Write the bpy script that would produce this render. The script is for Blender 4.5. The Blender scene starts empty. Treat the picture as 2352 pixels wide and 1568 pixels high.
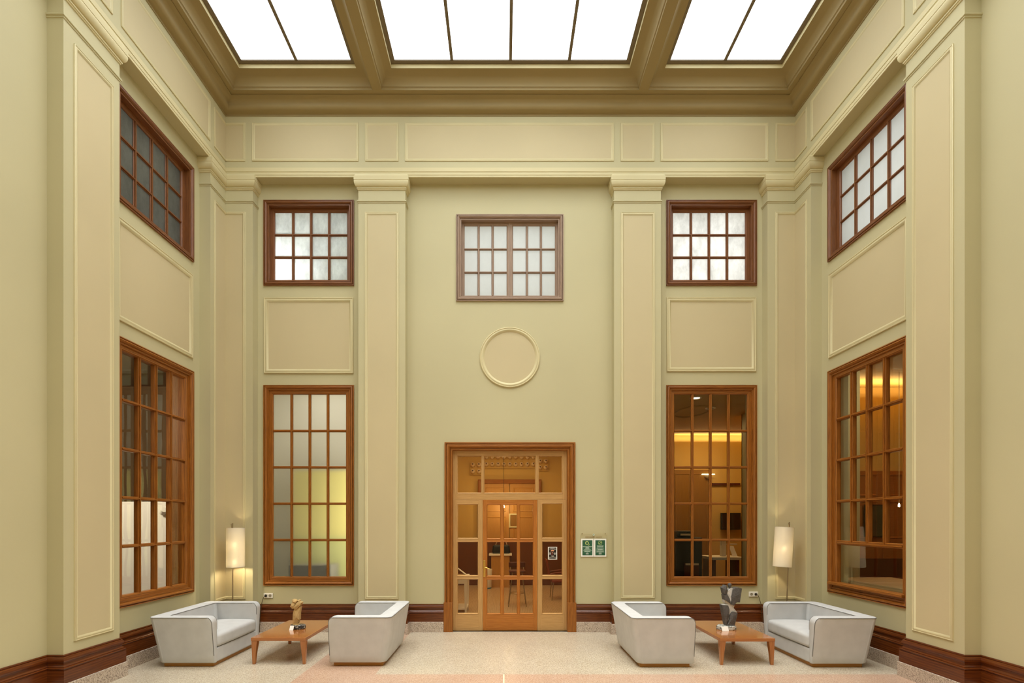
import bpy, bmesh, math, random
from mathutils import Vector, Matrix
random.seed(7)
S = bpy.context.scene
COL = S.collection
PI = math.pi
# ---------------------------------------------------------------- measures
# Hall plan unit: 1/143 m.  x to the right of the viewing axis, d into the hall, v above eye level.
U = 1.0 / 143.0
EYE = 258.2
FOC = 1130.0
def P3(x, d, v):
    return (x * U, d * U, (v + EYE) * U)

def srgb(r, g, b):
    def f(c):
        c /= 255.0
        return c / 12.92 if c <= 0.04045 else ((c + 0.055) / 1.055) ** 2.4
    return (f(r), f(g), f(b), 1.0)

# ---------------------------------------------------------------- tags
def tag(o, label=None, cat=None, group=None, kind=None):
    if label: o['label'] = label
    if cat: o['category'] = cat
    if group: o['group'] = group
    if kind: o['kind'] = kind
    return o

def empty(name, loc=(0, 0, 0), rot=(0, 0, 0), **kw):
    o = bpy.data.objects.new(name, None)
    o.empty_display_size = 0.1
    COL.objects.link(o)
    o.location = loc
    o.rotation_euler = rot
    return tag(o, **kw)

def copy_tree(o, parent=None):
    c = o.copy()
    COL.objects.link(c)
    if parent is not None:
        c.parent = parent
    for ch in list(o.children):
        copy_tree(ch, c)
    return c

# ---------------------------------------------------------------- materials
def nodes(name):
    m = bpy.data.materials.new(name)
    m.use_nodes = True
    nt = m.node_tree
    nt.nodes.clear()
    out = nt.nodes.new('ShaderNodeOutputMaterial')
    return m, nt, out

def N(nt, t, **kw):
    n = nt.nodes.new(t)
    for k, v in kw.items():
        setattr(n, k, v)
    return n

def ramp(nt, fac, stops):
    r = N(nt, 'ShaderNodeValToRGB')
    el = r.color_ramp.elements
    while len(el) > 2:
        el.remove(el[-1])
    el[0].position, el[0].color = stops[0]
    el[1].position, el[1].color = stops[1]
    for p, c in stops[2:]:
        e = el.new(p); e.color = c
    nt.links.new(fac, r.inputs['Fac'])
    return r.outputs['Color']

def mul(c, k):
    return (min(1, c[0] * k), min(1, c[1] * k), min(1, c[2] * k), 1)

def paint(name, c, rough=0.6, var=0.05, scale=1.3, bump=0.02, bscale=60, spec=0.3, metal=0.0, coat=0.0):
    m, nt, out = nodes(name)
    b = N(nt, 'ShaderNodeBsdfPrincipled')
    b.inputs['Roughness'].default_value = rough
    b.inputs['Specular IOR Level'].default_value = spec
    b.inputs['Metallic'].default_value = metal
    b.inputs['Coat Weight'].default_value = coat
    tc = N(nt, 'ShaderNodeTexCoord')
    if var:
        nz = N(nt, 'ShaderNodeTexNoise')
        nz.inputs['Scale'].default_value = scale
        nz.inputs['Detail'].default_value = 5
        nt.links.new(tc.outputs['Object'], nz.inputs['Vector'])
        nt.links.new(ramp(nt, nz.outputs['Fac'], [(0.3, mul(c, 1 - var)), (0.7, mul(c, 1 + var))]), b.inputs['Base Color'])
    else:
        b.inputs['Base Color'].default_value = c
    if bump:
        n2 = N(nt, 'ShaderNodeTexNoise')
        n2.inputs['Scale'].default_value = bscale
        n2.inputs['Detail'].default_value = 4
        nt.links.new(tc.outputs['Object'], n2.inputs['Vector'])
        bp = N(nt, 'ShaderNodeBump')
        bp.inputs['Strength'].default_value = bump
        bp.inputs['Distance'].default_value = 0.02
        nt.links.new(n2.outputs['Fac'], bp.inputs['Height'])
        nt.links.new(bp.outputs['Normal'], b.inputs['Normal'])
    nt.links.new(b.outputs['BSDF'], out.inputs['Surface'])
    return m

def wood(name, dark, mid, light, rough=0.42, sx=1.4, sy=26.0, coat=0.0, spec=0.4, figure=0.35):
    """Grain that runs along U of the UV map (metres), as boards are cut along their length."""
    dark = tuple(a + (b_ - a) * 0.92 for a, b_ in zip(mid, dark)); light = tuple(a + (b_ - a) * 0.75 for a, b_ in zip(mid, light))
    sy *= 1.7; figure *= 0.8
    m, nt, out = nodes(name)
    b = N(nt, 'ShaderNodeBsdfPrincipled')
    b.inputs['Roughness'].default_value = rough
    b.inputs['Specular IOR Level'].default_value = spec
    b.inputs['Coat Weight'].default_value = coat
    b.inputs['Coat Roughness'].default_value = 0.08
    uv = N(nt, 'ShaderNodeUVMap'); uv.uv_map = 'UVMap'
    mp = N(nt, 'ShaderNodeMapping')
    mp.inputs['Scale'].default_value = (sx, sy, 1)
    nt.links.new(uv.outputs['UV'], mp.inputs['Vector'])
    nz = N(nt, 'ShaderNodeTexNoise')
    nz.inputs['Scale'].default_value = 3.0
    nz.inputs['Detail'].default_value = 7
    nz.inputs['Roughness'].default_value = 0.62
    nz.inputs['Distortion'].default_value = 0.25
    nt.links.new(mp.outputs['Vector'], nz.inputs['Vector'])
    wv = N(nt, 'ShaderNodeTexWave', wave_type='BANDS', bands_direction='Y')
    wv.inputs['Scale'].default_value = 1.1
    wv.inputs['Distortion'].default_value = 5.0
    wv.inputs['Detail'].default_value = 3
    wv.inputs['Detail Scale'].default_value = 0.9
    mp2 = N(nt, 'ShaderNodeMapping')
    mp2.inputs['Scale'].default_value = (sx * 1.2, sy * 0.5, 1)
    nt.links.new(uv.outputs['UV'], mp2.inputs['Vector'])
    nt.links.new(mp2.outputs['Vector'], wv.inputs['Vector'])
    mx = N(nt, 'ShaderNodeMix')
    mx.inputs['Factor'].default_value = figure
    nt.links.new(nz.outputs['Fac'], mx.inputs['A'])
    nt.links.new(wv.outputs['Fac'], mx.inputs['B'])
    nt.links.new(ramp(nt, mx.outputs['Result'], [(0.22, dark), (0.5, mid), (0.8, light)]), b.inputs['Base Color'])
    bp = N(nt, 'ShaderNodeBump')
    bp.inputs['Strength'].default_value = 0.08
    bp.inputs['Distance'].default_value = 0.004
    nt.links.new(nz.outputs['Fac'], bp.inputs['Height'])
    nt.links.new(bp.outputs['Normal'], b.inputs['Normal'])
    nt.links.new(b.outputs['BSDF'], out.inputs['Surface'])
    return m

def speckle(name, base, specks, scale, rough=0.3, spec=0.4, amount=0.45):
    m, nt, out = nodes(name)
    b = N(nt, 'ShaderNodeBsdfPrincipled')
    b.inputs['Roughness'].default_value = rough
    b.inputs['Specular IOR Level'].default_value = spec
    tc = N(nt, 'ShaderNodeTexCoord')
    vo = N(nt, 'ShaderNodeTexVoronoi')
    vo.inputs['Scale'].default_value = scale
    nt.links.new(tc.outputs['Object'], vo.inputs['Vector'])
    sep = N(nt, 'ShaderNodeSeparateColor')
    nt.links.new(vo.outputs['Color'], sep.inputs['Color'])
    stops = [(0.0, base)]
    cr = N(nt, 'ShaderNodeValToRGB')
    cr.color_ramp.interpolation = 'CONSTANT'
    el = cr.color_ramp.elements
    el[0].position, el[0].color = 0.0, base
    el[1].position, el[1].color = 1 - amount, specks[0]
    for i, c in enumerate(specks[1:]):
        e = el.new(1 - amount + amount * (i + 1) / len(specks)); e.color = c
    nt.links.new(sep.outputs['Red'], cr.inputs['Fac'])
    nz = N(nt, 'ShaderNodeTexNoise')
    nz.inputs['Scale'].default_value = 1.7
    nz.inputs['Detail'].default_value = 4
    nt.links.new(tc.outputs['Object'], nz.inputs['Vector'])
    mx = N(nt, 'ShaderNodeMix', data_type='RGBA', blend_type='MULTIPLY')
    mx.inputs['Factor'].default_value = 1.0
    nt.links.new(cr.outputs['Color'], mx.inputs['A'])
    nt.links.new(ramp(nt, nz.outputs['Fac'], [(0.3, (0.9, 0.9, 0.9, 1)), (0.7, (1, 1, 1, 1))]), mx.inputs['B'])
    nt.links.new(mx.outputs['Result'], b.inputs['Base Color'])
    nt.links.new(b.outputs['BSDF'], out.inputs['Surface'])
    return m

def emit(name, c, k):
    m, nt, out = nodes(name)
    e = N(nt, 'ShaderNodeEmission')
    e.inputs['Color'].default_value = c
    e.inputs['Strength'].default_value = k
    nt.links.new(e.outputs['Emission'], out.inputs['Surface'])
    return m

def clear_glass(name, tint=(0.93, 0.94, 0.9, 1), ior=1.5, wave=0.25):
    m, nt, out = nodes(name)
    t = N(nt, 'ShaderNodeBsdfTransparent'); t.inputs['Color'].default_value = tint
    g = N(nt, 'ShaderNodeBsdfGlossy'); g.inputs['Roughness'].default_value = 0.0
    fr = N(nt, 'ShaderNodeFresnel')
    geo = N(nt, 'ShaderNodeNewGeometry')          # same reflectance from either face of the sheet
    mr = N(nt, 'ShaderNodeMapRange')
    mr.inputs['To Min'].default_value = ior; mr.inputs['To Max'].default_value = 1.0 / ior
    nt.links.new(geo.outputs['Backfacing'], mr.inputs['Value'])
    nt.links.new(mr.outputs['Result'], fr.inputs['IOR'])
    tc = N(nt, 'ShaderNodeTexCoord')
    nz = N(nt, 'ShaderNodeTexNoise'); nz.inputs['Scale'].default_value = 1.6; nz.inputs['Detail'].default_value = 1
    bp = N(nt, 'ShaderNodeBump'); bp.inputs['Strength'].default_value = wave; bp.inputs['Distance'].default_value = 0.02
    nt.links.new(tc.outputs['Object'], nz.inputs['Vector'])
    nt.links.new(nz.outputs['Fac'], bp.inputs['Height'])
    nt.links.new(bp.outputs['Normal'], g.inputs['Normal'])
    mx = N(nt, 'ShaderNodeMixShader')
    nt.links.new(fr.outputs['Fac'], mx.inputs['Fac'])
    nt.links.new(t.outputs['BSDF'], mx.inputs[1])
    nt.links.new(g.outputs['BSDF'], mx.inputs[2])
    nt.links.new(mx.outputs['Shader'], out.inputs['Surface'])
    return m

def milky_glass(name, c, diff, mixfac=0.35, streak=0.0, gloss=0.12, rough=0.25):
    """White film glass: scatters the daylight of the space behind it."""
    m, nt, out = nodes(name)
    tr = N(nt, 'ShaderNodeBsdfTranslucent')
    df = N(nt, 'ShaderNodeBsdfDiffuse'); df.inputs['Color'].default_value = diff
    tc = N(nt, 'ShaderNodeTexCoord')
    if streak:
        mp = N(nt, 'ShaderNodeMapping'); mp.inputs['Scale'].default_value = (3.0, 3.0, 1.6)
        nt.links.new(tc.outputs['Object'], mp.inputs['Vector'])
        nz = N(nt, 'ShaderNodeTexNoise'); nz.inputs['Scale'].default_value = 1.6; nz.inputs['Detail'].default_value = 9
        nz.inputs['Roughness'].default_value = 0.7
        nt.links.new(mp.outputs['Vector'], nz.inputs['Vector'])
        nt.links.new(ramp(nt, nz.outputs['Fac'], [(0.35, mul(c, 1 - streak)), (0.62, c)]), tr.inputs['Color'])
    else:
        tr.inputs['Color'].default_value = c
    mx = N(nt, 'ShaderNodeMixShader'); mx.inputs['Fac'].default_value = mixfac
    nt.links.new(tr.outputs['BSDF'], mx.inputs[1]); nt.links.new(df.outputs['BSDF'], mx.inputs[2])
    gl = N(nt, 'ShaderNodeBsdfGlossy'); gl.inputs['Roughness'].default_value = rough
    fr = N(nt, 'ShaderNodeFresnel')
    geo = N(nt, 'ShaderNodeNewGeometry')          # same reflectance from either face of the sheet
    mr = N(nt, 'ShaderNodeMapRange')
    mr.inputs['To Min'].default_value = 1.45; mr.inputs['To Max'].default_value = 1.0 / 1.45
    nt.links.new(geo.outputs['Backfacing'], mr.inputs['Value'])
    nt.links.new(mr.outputs['Result'], fr.inputs['IOR'])
    m2 = N(nt, 'ShaderNodeMixShader')
    nt.links.new(fr.outputs['Fac'], m2.inputs['Fac'])
    nt.links.new(mx.outputs['Shader'], m2.inputs[1]); nt.links.new(gl.outputs['BSDF'], m2.inputs[2])
    nt.links.new(m2.outputs['Shader'], out.inputs['Surface'])
    return m

def frosted_glass(name, rough=0.5):
    m, nt, out = nodes(name)
    rf = N(nt, 'ShaderNodeBsdfRefraction'); rf.inputs['IOR'].default_value = 1.12
    rf.inputs['Roughness'].default_value = rough; rf.inputs['Color'].default_value = (0.92, 0.93, 0.88, 1)
    df = N(nt, 'ShaderNodeBsdfDiffuse'); df.inputs['Color'].default_value = (0.7, 0.72, 0.66, 1)
    mx = N(nt, 'ShaderNodeMixShader'); mx.inputs['Fac'].default_value = 0.12
    nt.links.new(rf.outputs['BSDF'], mx.inputs[1]); nt.links.new(df.outputs['BSDF'], mx.inputs[2])
    nt.links.new(mx.outputs['Shader'], out.inputs['Surface'])
    return m

def shade_cloth(name, c, k=0.3):
    m, nt, out = nodes(name)
    tr = N(nt, 'ShaderNodeBsdfTranslucent'); tr.inputs['Color'].default_value = c
    df = N(nt, 'ShaderNodeBsdfDiffuse'); df.inputs['Color'].default_value = c
    mx = N(nt, 'ShaderNodeMixShader'); mx.inputs['Fac'].default_value = 1 - k
    nt.links.new(tr.outputs['BSDF'], mx.inputs[1]); nt.links.new(df.outputs['BSDF'], mx.inputs[2])
    rf = N(nt, 'ShaderNodeBsdfRefraction'); rf.inputs['IOR'].default_value = 1.08
    rf.inputs['Roughness'].default_value = 0.3; rf.inputs['Color'].default_value = c
    m2 = N(nt, 'ShaderNodeMixShader'); m2.inputs['Fac'].default_value = 0.2
    nt.links.new(mx.outputs['Shader'], m2.inputs[1]); nt.links.new(rf.outputs['BSDF'], m2.inputs[2])
    nt.links.new(m2.outputs['Shader'], out.inputs['Surface'])
    return m

M = {}
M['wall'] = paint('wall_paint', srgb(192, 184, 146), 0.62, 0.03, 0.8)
M['field'] = paint('panel_paint', srgb(198, 184, 146), 0.62, 0.03, 0.9)
M['cream'] = paint('cream_paint', srgb(207, 196, 154), 0.55, 0.03, 1.5)
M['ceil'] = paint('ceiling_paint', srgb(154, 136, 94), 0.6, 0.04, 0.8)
M['w_base'] = wood('baseboard_wood', srgb(62, 25, 6), srgb(94, 44, 12), srgb(124, 66, 22), 0.26, sy=13, spec=0.6, figure=0.2)
M['w_win'] = wood('window_wood', srgb(84, 42, 8), srgb(146, 86, 28), srgb(186, 120, 48), 0.36, sy=18)
M['w_win_up'] = wood('upper_window_wood', srgb(64, 32, 12), srgb(122, 74, 38), srgb(156, 104, 62), 0.42)
M['w_win_mid'] = wood('faded_window_wood', srgb(100, 78, 62), srgb(154, 128, 108), srgb(184, 160, 138), 0.6)
M['w_pale'] = wood('pale_oak', srgb(150, 106, 54), srgb(190, 146, 88), srgb(212, 174, 120), 0.4, figure=0.5)
M['w_door'] = wood('orange_oak', srgb(120, 62, 14), srgb(176, 104, 34), srgb(206, 142, 66), 0.4, figure=0.5)
M['w_table'] = wood('cherry_veneer', srgb(138, 80, 36), srgb(166, 102, 50), srgb(184, 120, 64), 0.16, 0.9, 14, coat=0.6, spec=0.5, figure=0.2)
M['w_plinth'] = wood('sofa_base_wood', srgb(132, 84, 24), srgb(168, 114, 42), srgb(190, 138, 62), 0.4)
M['w_cafe'] = wood('cafe_wood', srgb(120, 66, 24), srgb(158, 92, 38), srgb(180, 112, 52), 0.4)
M['w_dark'] = wood('dark_red_wood', srgb(52, 16, 8), srgb(84, 30, 14), srgb(104, 42, 20), 0.4)
M['w_cafe_door'] = wood('ochre_door_wood', srgb(150, 102, 44), srgb(186, 134, 64), srgb(204, 154, 84), 0.4)
M['w_office_door'] = wood('office_door_wood', srgb(112, 74, 26), srgb(138, 96, 36), srgb(156, 112, 48), 0.4)
M['w_chair'] = wood('chair_wood', srgb(86, 28, 12), srgb(122, 46, 20), srgb(146, 62, 30), 0.35)
M['w_bar'] = wood('bar_wood', srgb(70, 30, 10), srgb(104, 52, 18), srgb(124, 68, 26), 0.4)
M['w_floor'] = wood('plank_floor', srgb(150, 118, 80), srgb(182, 150, 108), srgb(200, 172, 132), 0.35, 1.0, 10)
M['terrazzo'] = speckle('cream_terrazzo', srgb(200, 188, 166), [srgb(184, 168, 140), srgb(208, 198, 178), srgb(168, 150, 122), srgb(214, 206, 190), srgb(150, 130, 104)], 165, 0.28, 0.5, 0.7)
M['terrazzo_pink'] = speckle('pink_terrazzo', srgb(196, 164, 138), [srgb(184, 148, 120), srgb(204, 178, 156), srgb(174, 134, 108), srgb(208, 186, 168), srgb(164, 126, 102)], 165, 0.28, 0.5, 0.7)
M['seam'] = paint('floor_seam', srgb(240, 222, 186), 0.3, 0.0, bump=0)
M['granite'] = speckle('plinth_granite', srgb(196, 178, 158), [srgb(150, 130, 116), srgb(206, 190, 172), srgb(120, 104, 94), srgb(214, 200, 184)], 190, 0.5, 0.3, 0.6)
M['fabric'] = paint('grey_fabric', srgb(195, 195, 194), 0.9, 0.05, 7, 0.12, 420, spec=0.15)
M['piping'] = paint('piping_cord', srgb(112, 110, 106), 0.9, 0.0, bump=0)
M['glass'] = clear_glass('window_glass', ior=1.26)
M['glass_side'] = clear_glass('side_window_glass', ior=1.55)
M['milk_bright'] = milky_glass('milky_glass', (0.88, 0.88, 0.86, 1), (0.8, 0.8, 0.78, 1), 0.3, 0.45)
M['milk_plain'] = milky_glass('milky_glass_plain', (0.86, 0.88, 0.84, 1), (0.72, 0.74, 0.7, 1), 0.4, 0.08)
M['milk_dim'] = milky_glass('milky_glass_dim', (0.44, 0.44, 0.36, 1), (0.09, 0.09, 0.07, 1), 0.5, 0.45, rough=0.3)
M['frost'] = frosted_glass('frosted_glass')
M['sky_pane'] = emit('skylight_diffuser', (0.93, 0.98, 1.0, 1), 3.0)
M['glazing_bar'] = paint('glazing_bar_metal', srgb(118, 104, 82), 0.5, 0.0, bump=0)
M['steel'] = paint('brushed_steel', srgb(176, 160, 136), 0.3, 0.0, bump=0, metal=1.0)
M['brass'] = paint('polished_brass', srgb(214, 178, 96), 0.2, 0.0, bump=0, metal=1.0)
M['shade'] = shade_cloth('lamp_shade_cloth', srgb(250, 244, 228))
M['bulb_single'] = emit('single_bulb_glow', (1.0, 0.82, 0.54, 1), 380.0)
M['bulb'] = emit('bulb_glow', (1.0, 0.82, 0.54, 1), 215.0)
M['bulb_hatch'] = emit('hatch_bulb_glow', (1.0, 0.72, 0.36, 1), 60.0)
M['bulb_cafe'] = emit('cafe_bulb_glow', (1.0, 0.72, 0.36, 1), 700.0)
M['plastic'] = paint('white_plastic', srgb(236, 230, 216), 0.35, 0.0, bump=0, spec=0.5)
M['hole'] = paint('socket_recess', srgb(150, 140, 118), 0.5, 0.0, bump=0)
M['black'] = paint('black_plastic', srgb(26, 24, 22), 0.4, 0.0, bump=0)
M['cord'] = paint('dark_cord', srgb(70, 52, 24), 0.5, 0.0, bump=0)
M['paper'] = paint('white_paper', srgb(240, 238, 230), 0.6, 0.0, bump=0)
M['green'] = paint('green_print', srgb(46, 92, 66), 0.5, 0.0, bump=0)
M['mint'] = paint('mint_print', srgb(196, 214, 196), 0.6, 0.0, bump=0)
M['lime'] = paint('lime_print', srgb(178, 196, 120), 0.6, 0.0, bump=0)
M['ink'] = paint('black_print', srgb(30, 24, 18), 0.5, 0.0, bump=0)
M['ink_grey'] = paint('grey_print', srgb(176, 170, 160), 0.5, 0.0, bump=0)
M['ink_orange'] = paint('orange_print', srgb(222, 160, 120), 0.5, 0.0, bump=0)
M['ink_red'] = paint('dark_red_print', srgb(84, 34, 26), 0.5, 0.0, bump=0)
M['ink_brown'] = paint('brown_lettering', srgb(128, 98, 52), 0.5, 0.0, bump=0)
M['acrylic'] = clear_glass('acrylic_sheet', (1, 0.995, 0.98, 1), 1.2, 0.0)
M['tan'] = paint('tan_carved_wood', srgb(190, 160, 108), 0.5, 0.12, 9, 0.2, 40)
M['marble_dark'] = speckle('dark_veined_marble', srgb(58, 56, 54), [srgb(130, 128, 120), srgb(30, 28, 28), srgb(170, 168, 160)], 60, 0.2, 0.5, 0.5)
M['marble_pale'] = speckle('pale_veined_marble', srgb(196, 198, 190), [srgb(140, 144, 138), srgb(220, 222, 214), srgb(100, 104, 100)], 50, 0.25, 0.5, 0.5)
M['stone_dark'] = paint('dark_grey_stone', srgb(88, 85, 82), 0.6, 0.22, 16, 0.5, 70)
M['stone_pale'] = paint('pale_grey_stone', srgb(204, 200, 192), 0.75, 0.14, 24, 0.5, 90)
M['ochre'] = paint('ochre_wall', srgb(196, 160, 88), 0.7, 0.04, 1)
M['ochre_dark'] = paint('brown_wall', srgb(150, 104, 44), 0.7, 0.05, 1)
M['room_white'] = paint('room_white', srgb(222, 216, 202), 0.7, 0.02, 1)
M['loft_white'] = paint('loft_white', srgb(212, 219, 228), 0.7, 0.02, 1)
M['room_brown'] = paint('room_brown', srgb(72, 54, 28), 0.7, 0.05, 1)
M['room_yellow'] = paint('room_yellow', srgb(220, 205, 122), 0.7, 0.06, 1)
M['room_green'] = paint('room_green', srgb(196, 194, 124), 0.7, 0.06, 1)
M['grey_box'] = paint('grey_box', srgb(126, 120, 108), 0.7, 0.04, 2)
M['teal'] = paint('teal_plastic', srgb(28, 110, 140), 0.5, 0.0, bump=0)
M['cup'] = paint('glazed_cup', srgb(226, 202, 164), 0.4, 0.04, 8)
M['cup_hole'] = paint('cup_opening', srgb(92, 62, 34), 0.6, 0.0, bump=0)
M['cover_print'] = paint('poster_picture', srgb(60, 58, 40), 0.5, 0.3, 5, bump=0)
M['screen'] = paint('dark_screen', srgb(34, 14, 12), 0.2, 0.0, bump=0, spec=0.5)
M['led'] = emit('light_strip_glow', (1.0, 0.86, 0.6, 1), 6.0)

# ---------------------------------------------------------------- mesh builder
class MB:
    def __init__(self):
        self.v, self.f, self.uv, self.mi = [], [], [], []
    def face(self, pts, uvs=None, mi=0):
        i = len(self.v)
        self.v += [tuple(p) for p in pts]
        self.f.append(tuple(range(i, i + len(pts))))
        self.uv.append(uvs or [(0, 0)] * len(pts))
        self.mi.append(mi)
    def grid(self, rows, closed=False, mi=0, uvs=None):
        """rows: list of equal-length point lists; shared vertices."""
        base = len(self.v); nr, nc = len(rows), len(rows[0])
        for r in rows: self.v += [tuple(p) for p in r]
        cu = [0.0]
        for a in range(1, nr + 1):
            p, q = Vector(rows[a - 1][0]), Vector(rows[a % nr][0]); cu.append(cu[-1] + (q - p).length)
        cv = [0.0]
        for b in range(1, nc + 1):
            p, q = Vector(rows[0][b - 1]), Vector(rows[0][b % nc]); cv.append(cv[-1] + (q - p).length)
        for a in range(nr - 1):
            for b in range(nc if closed else nc - 1):
                b2 = (b + 1) % nc
                self.f.append((base + a * nc + b, base + (a + 1) * nc + b, base + (a + 1) * nc + b2, base + a * nc + b2))
                self.uv.append([(cu[a], cv[b]), (cu[a + 1], cv[b]), (cu[a + 1], cv[b + 1]), (cu[a], cv[b + 1])])
                self.mi.append(mi)
        return base
    def box(self, x0, x1, y0, y1, z0, z1, mp=None, mi=0, k=1.0):
        """axis box; mp maps (x,y,z); grain runs along the longest edge. k: unit of the uv."""
        mp = mp or (lambda a, b, c: (a, b, c))
        ax = max(range(3), key=lambda i: (abs(x1 - x0), abs(y1 - y0), abs(z1 - z0))[i])
        oth = [i for i in range(3) if i != ax]
        off = random.random() * 3
        c = [(x, y, z) for x in (x0, x1) for y in (y0, y1) for z in (z0, z1)]
        for q in ((0, 1, 3, 2), (4, 6, 7, 5), (0, 4, 5, 1), (2, 3, 7, 6), (0, 2, 6, 4), (1, 5, 7, 3)):
            const = [t for t in range(3) if abs(c[q[0]][t] - c[q[2]][t]) < 1e-9]
            cr = [t for t in oth if t not in const] or oth
            self.face([mp(*c[i]) for i in q], [(c[i][ax] * k + off, sum(c[i][t] for t in cr[:1]) * k + off) if const != [ax] else (c[i][oth[0]] * k + off, c[i][oth[1]] * k + off) for i in q], mi)
    def bar(self, sect, a0, a1, along, mp, k=1.0):
        """prism: sect = [(s,h)...] closed section, run from a0 to a1; along 0: (a,s,h) 1: (s,a,h)"""
        off = random.random() * 3
        n = len(sect)
        f = (lambda a, s, h: mp(a, s, h)) if along == 0 else (lambda a, s, h: mp(s, a, h))
        acc = [0]
        for i in range(n):
            s, t = sect[i], sect[(i + 1) % n]
            acc.append(acc[-1] + math.hypot(t[0] - s[0], t[1] - s[1]))
        for i in range(n):
            s, t = sect[i], sect[(i + 1) % n]
            self.face([f(a0, *s), f(a1, *s), f(a1, *t), f(a0, *t)],
                      [(a0 * k + off, acc[i] * k), (a1 * k + off, acc[i] * k), (a1 * k + off, acc[i + 1] * k), (a0 * k + off, acc[i + 1] * k)])
        self.face([f(a0, *s) for s in sect]); self.face([f(a1, *s) for s in reversed(sect)])
    def sweep(self, path, prof, mp, closed=False, side=1, k=1.0, cap=True, mi=0):
        n = len(path); off = random.random() * 3
        seg = []
        for i in range(n if closed else n - 1):
            p, q = path[i], path[(i + 1) % n]
            L = math.hypot(q[0] - p[0], q[1] - p[1])
            seg.append(((-(q[1] - p[1]) / L * side, (q[0] - p[0]) / L * side), L))
        mit = []
        for i in range(n):
            if closed or 0 < i < n - 1:
                a, b = seg[(i - 1) % len(seg)][0], seg[i % len(seg)][0]
                d = 1 + a[0] * b[0] + a[1] * b[1]
                mit.append(((a[0] + b[0]) / d, (a[1] + b[1]) / d))
            else:
                mit.append(seg[0][0] if i == 0 else seg[-1][0])
        vv = [0.0]
        for a, b in zip(prof, prof[1:]):
            vv.append(vv[-1] + math.hypot(b[0] - a[0], b[1] - a[1]))
        base = len(self.v); m = len(prof)
        for (px, py), mt in zip(path, mit):
            for o, h in prof:
                self.v.append(tuple(mp(px + mt[0] * o, py + mt[1] * o, h)))
        cu = off
        for i in range(n if closed else n - 1):
            j = (i + 1) % n; L = seg[i][1]
            for q in range(m - 1):
                self.f.append((base + i * m + q, base + j * m + q, base + j * m + q + 1, base + i * m + q + 1))
                self.uv.append([(cu, vv[q] * k), (cu + L * k, vv[q] * k), (cu + L * k, vv[q + 1] * k), (cu, vv[q + 1] * k)])
                self.mi.append(mi)
            cu += L * k + 0.37
        if cap and not closed:
            for i in (0, n - 1):
                self.f.append(tuple(base + i * m + q for q in range(m)))
                self.uv.append([(0, 0)] * m); self.mi.append(mi)
    def tube(self, pts, r, n=8, caps=True):
        pts = [Vector(p) for p in pts]
        rows = []
        up = Vector((0, 0, 1))
        prev = None
        for i, p in enumerate(pts):
            t = (pts[min(i + 1, len(pts) - 1)] - pts[max(i - 1, 0)]).normalized()
            if prev is None:
                a = t.cross(up)
                if a.length < 1e-3: a = t.cross(Vector((1, 0, 0)))
                a.normalize()
            else:
                a = (prev - t * prev.dot(t)).normalized()
            b = t.cross(a); prev = a
            rr = r[i] if isinstance(r, (list, tuple)) else r
            rows.append([p + a * math.cos(2 * PI * k / n) * rr + b * math.sin(2 * PI * k / n) * rr for k in range(n)])
        base = self.grid(rows, closed=True)
        if caps:
            e = base + (len(rows) - 1) * n
            self.f.append(tuple(base + k for k in range(n))); self.uv.append([(0, 0)] * n); self.mi.append(0)
            self.f.append(tuple(e + k for k in reversed(range(n)))); self.uv.append([(0, 0)] * n); self.mi.append(0)
    def lathe(self, prof, n=32, c=(0, 0, 0), axis=None):
        rows = []
        for r, z in prof:
            row = []
            for k in range(n):
                a = 2 * PI * k / n
                p = Vector((r * math.cos(a), r * math.sin(a), z))
                if axis is not None: p = axis @ p
                row.append(Vector(c) + p)
            rows.append(row)
        self.grid(rows, closed=True)
    def poly_prism(self, poly, y0, y1, bulge=0.0, mp=None):
        """polygon in x,z carved to a faceted block between y0 and y1, front and back meeting in a raised centre."""
        mp = mp or (lambda x, y, z: (x, y, z))
        n = len(poly)
        cx = sum(p[0] for p in poly) / n; cz = sum(p[1] for p in poly) / n
        b = len(self.v)
        for y in (y0, y1):
            for x, z in poly: self.v.append(tuple(mp(x, y, z)))
        self.v.append(tuple(mp(cx, y0 - bulge, cz))); self.v.append(tuple(mp(cx, y1 + bulge, cz)))
        for i in range(n):
            j = (i + 1) % n
            for q in ((b + i, b + j, b + n + j, b + n + i), (b + j, b + i, b + 2 * n), (b + n + i, b + n + j, b + 2 * n + 1)):
                self.f.append(q); self.uv.append([(0, 0)] * len(q)); self.mi.append(0)
    def build(self, name, mat, parent=None, smooth=None, loc=None, bevel=None, recalc=True):
        me = bpy.data.meshes.new(name)
        me.from_pydata(self.v, [], self.f)
        ul = me.uv_layers.new(name='UVMap')
        flat = [c for f in self.uv for uvp in f for c in uvp]
        ul.data.foreach_set('uv', flat)
        mats = mat if isinstance(mat, (list, tuple)) else [mat]
        for mm in mats: me.materials.append(mm)
        me.polygons.foreach_set('material_index', self.mi)
        bm = bmesh.new(); bm.from_mesh(me)
        bmesh.ops.remove_doubles(bm, verts=bm.verts, dist=1e-5)
        if recalc: bmesh.ops.recalc_face_normals(bm, faces=bm.faces)
        bm.to_mesh(me); bm.free()
        me.validate()
        if smooth:
            me.polygons.foreach_set('use_smooth', [True] * len(me.polygons))
            me.set_sharp_from_angle(angle=math.radians(smooth))
        o = bpy.data.objects.new(name, me)
        COL.objects.link(o)
        if parent is not None: o.parent = parent
        if loc is not None: o.location = loc
        if bevel:
            md = o.modifiers.new('edge', 'BEVEL'); md.width = bevel; md.segments = 2; md.limit_method = 'ANGLE'
        return o

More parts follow.
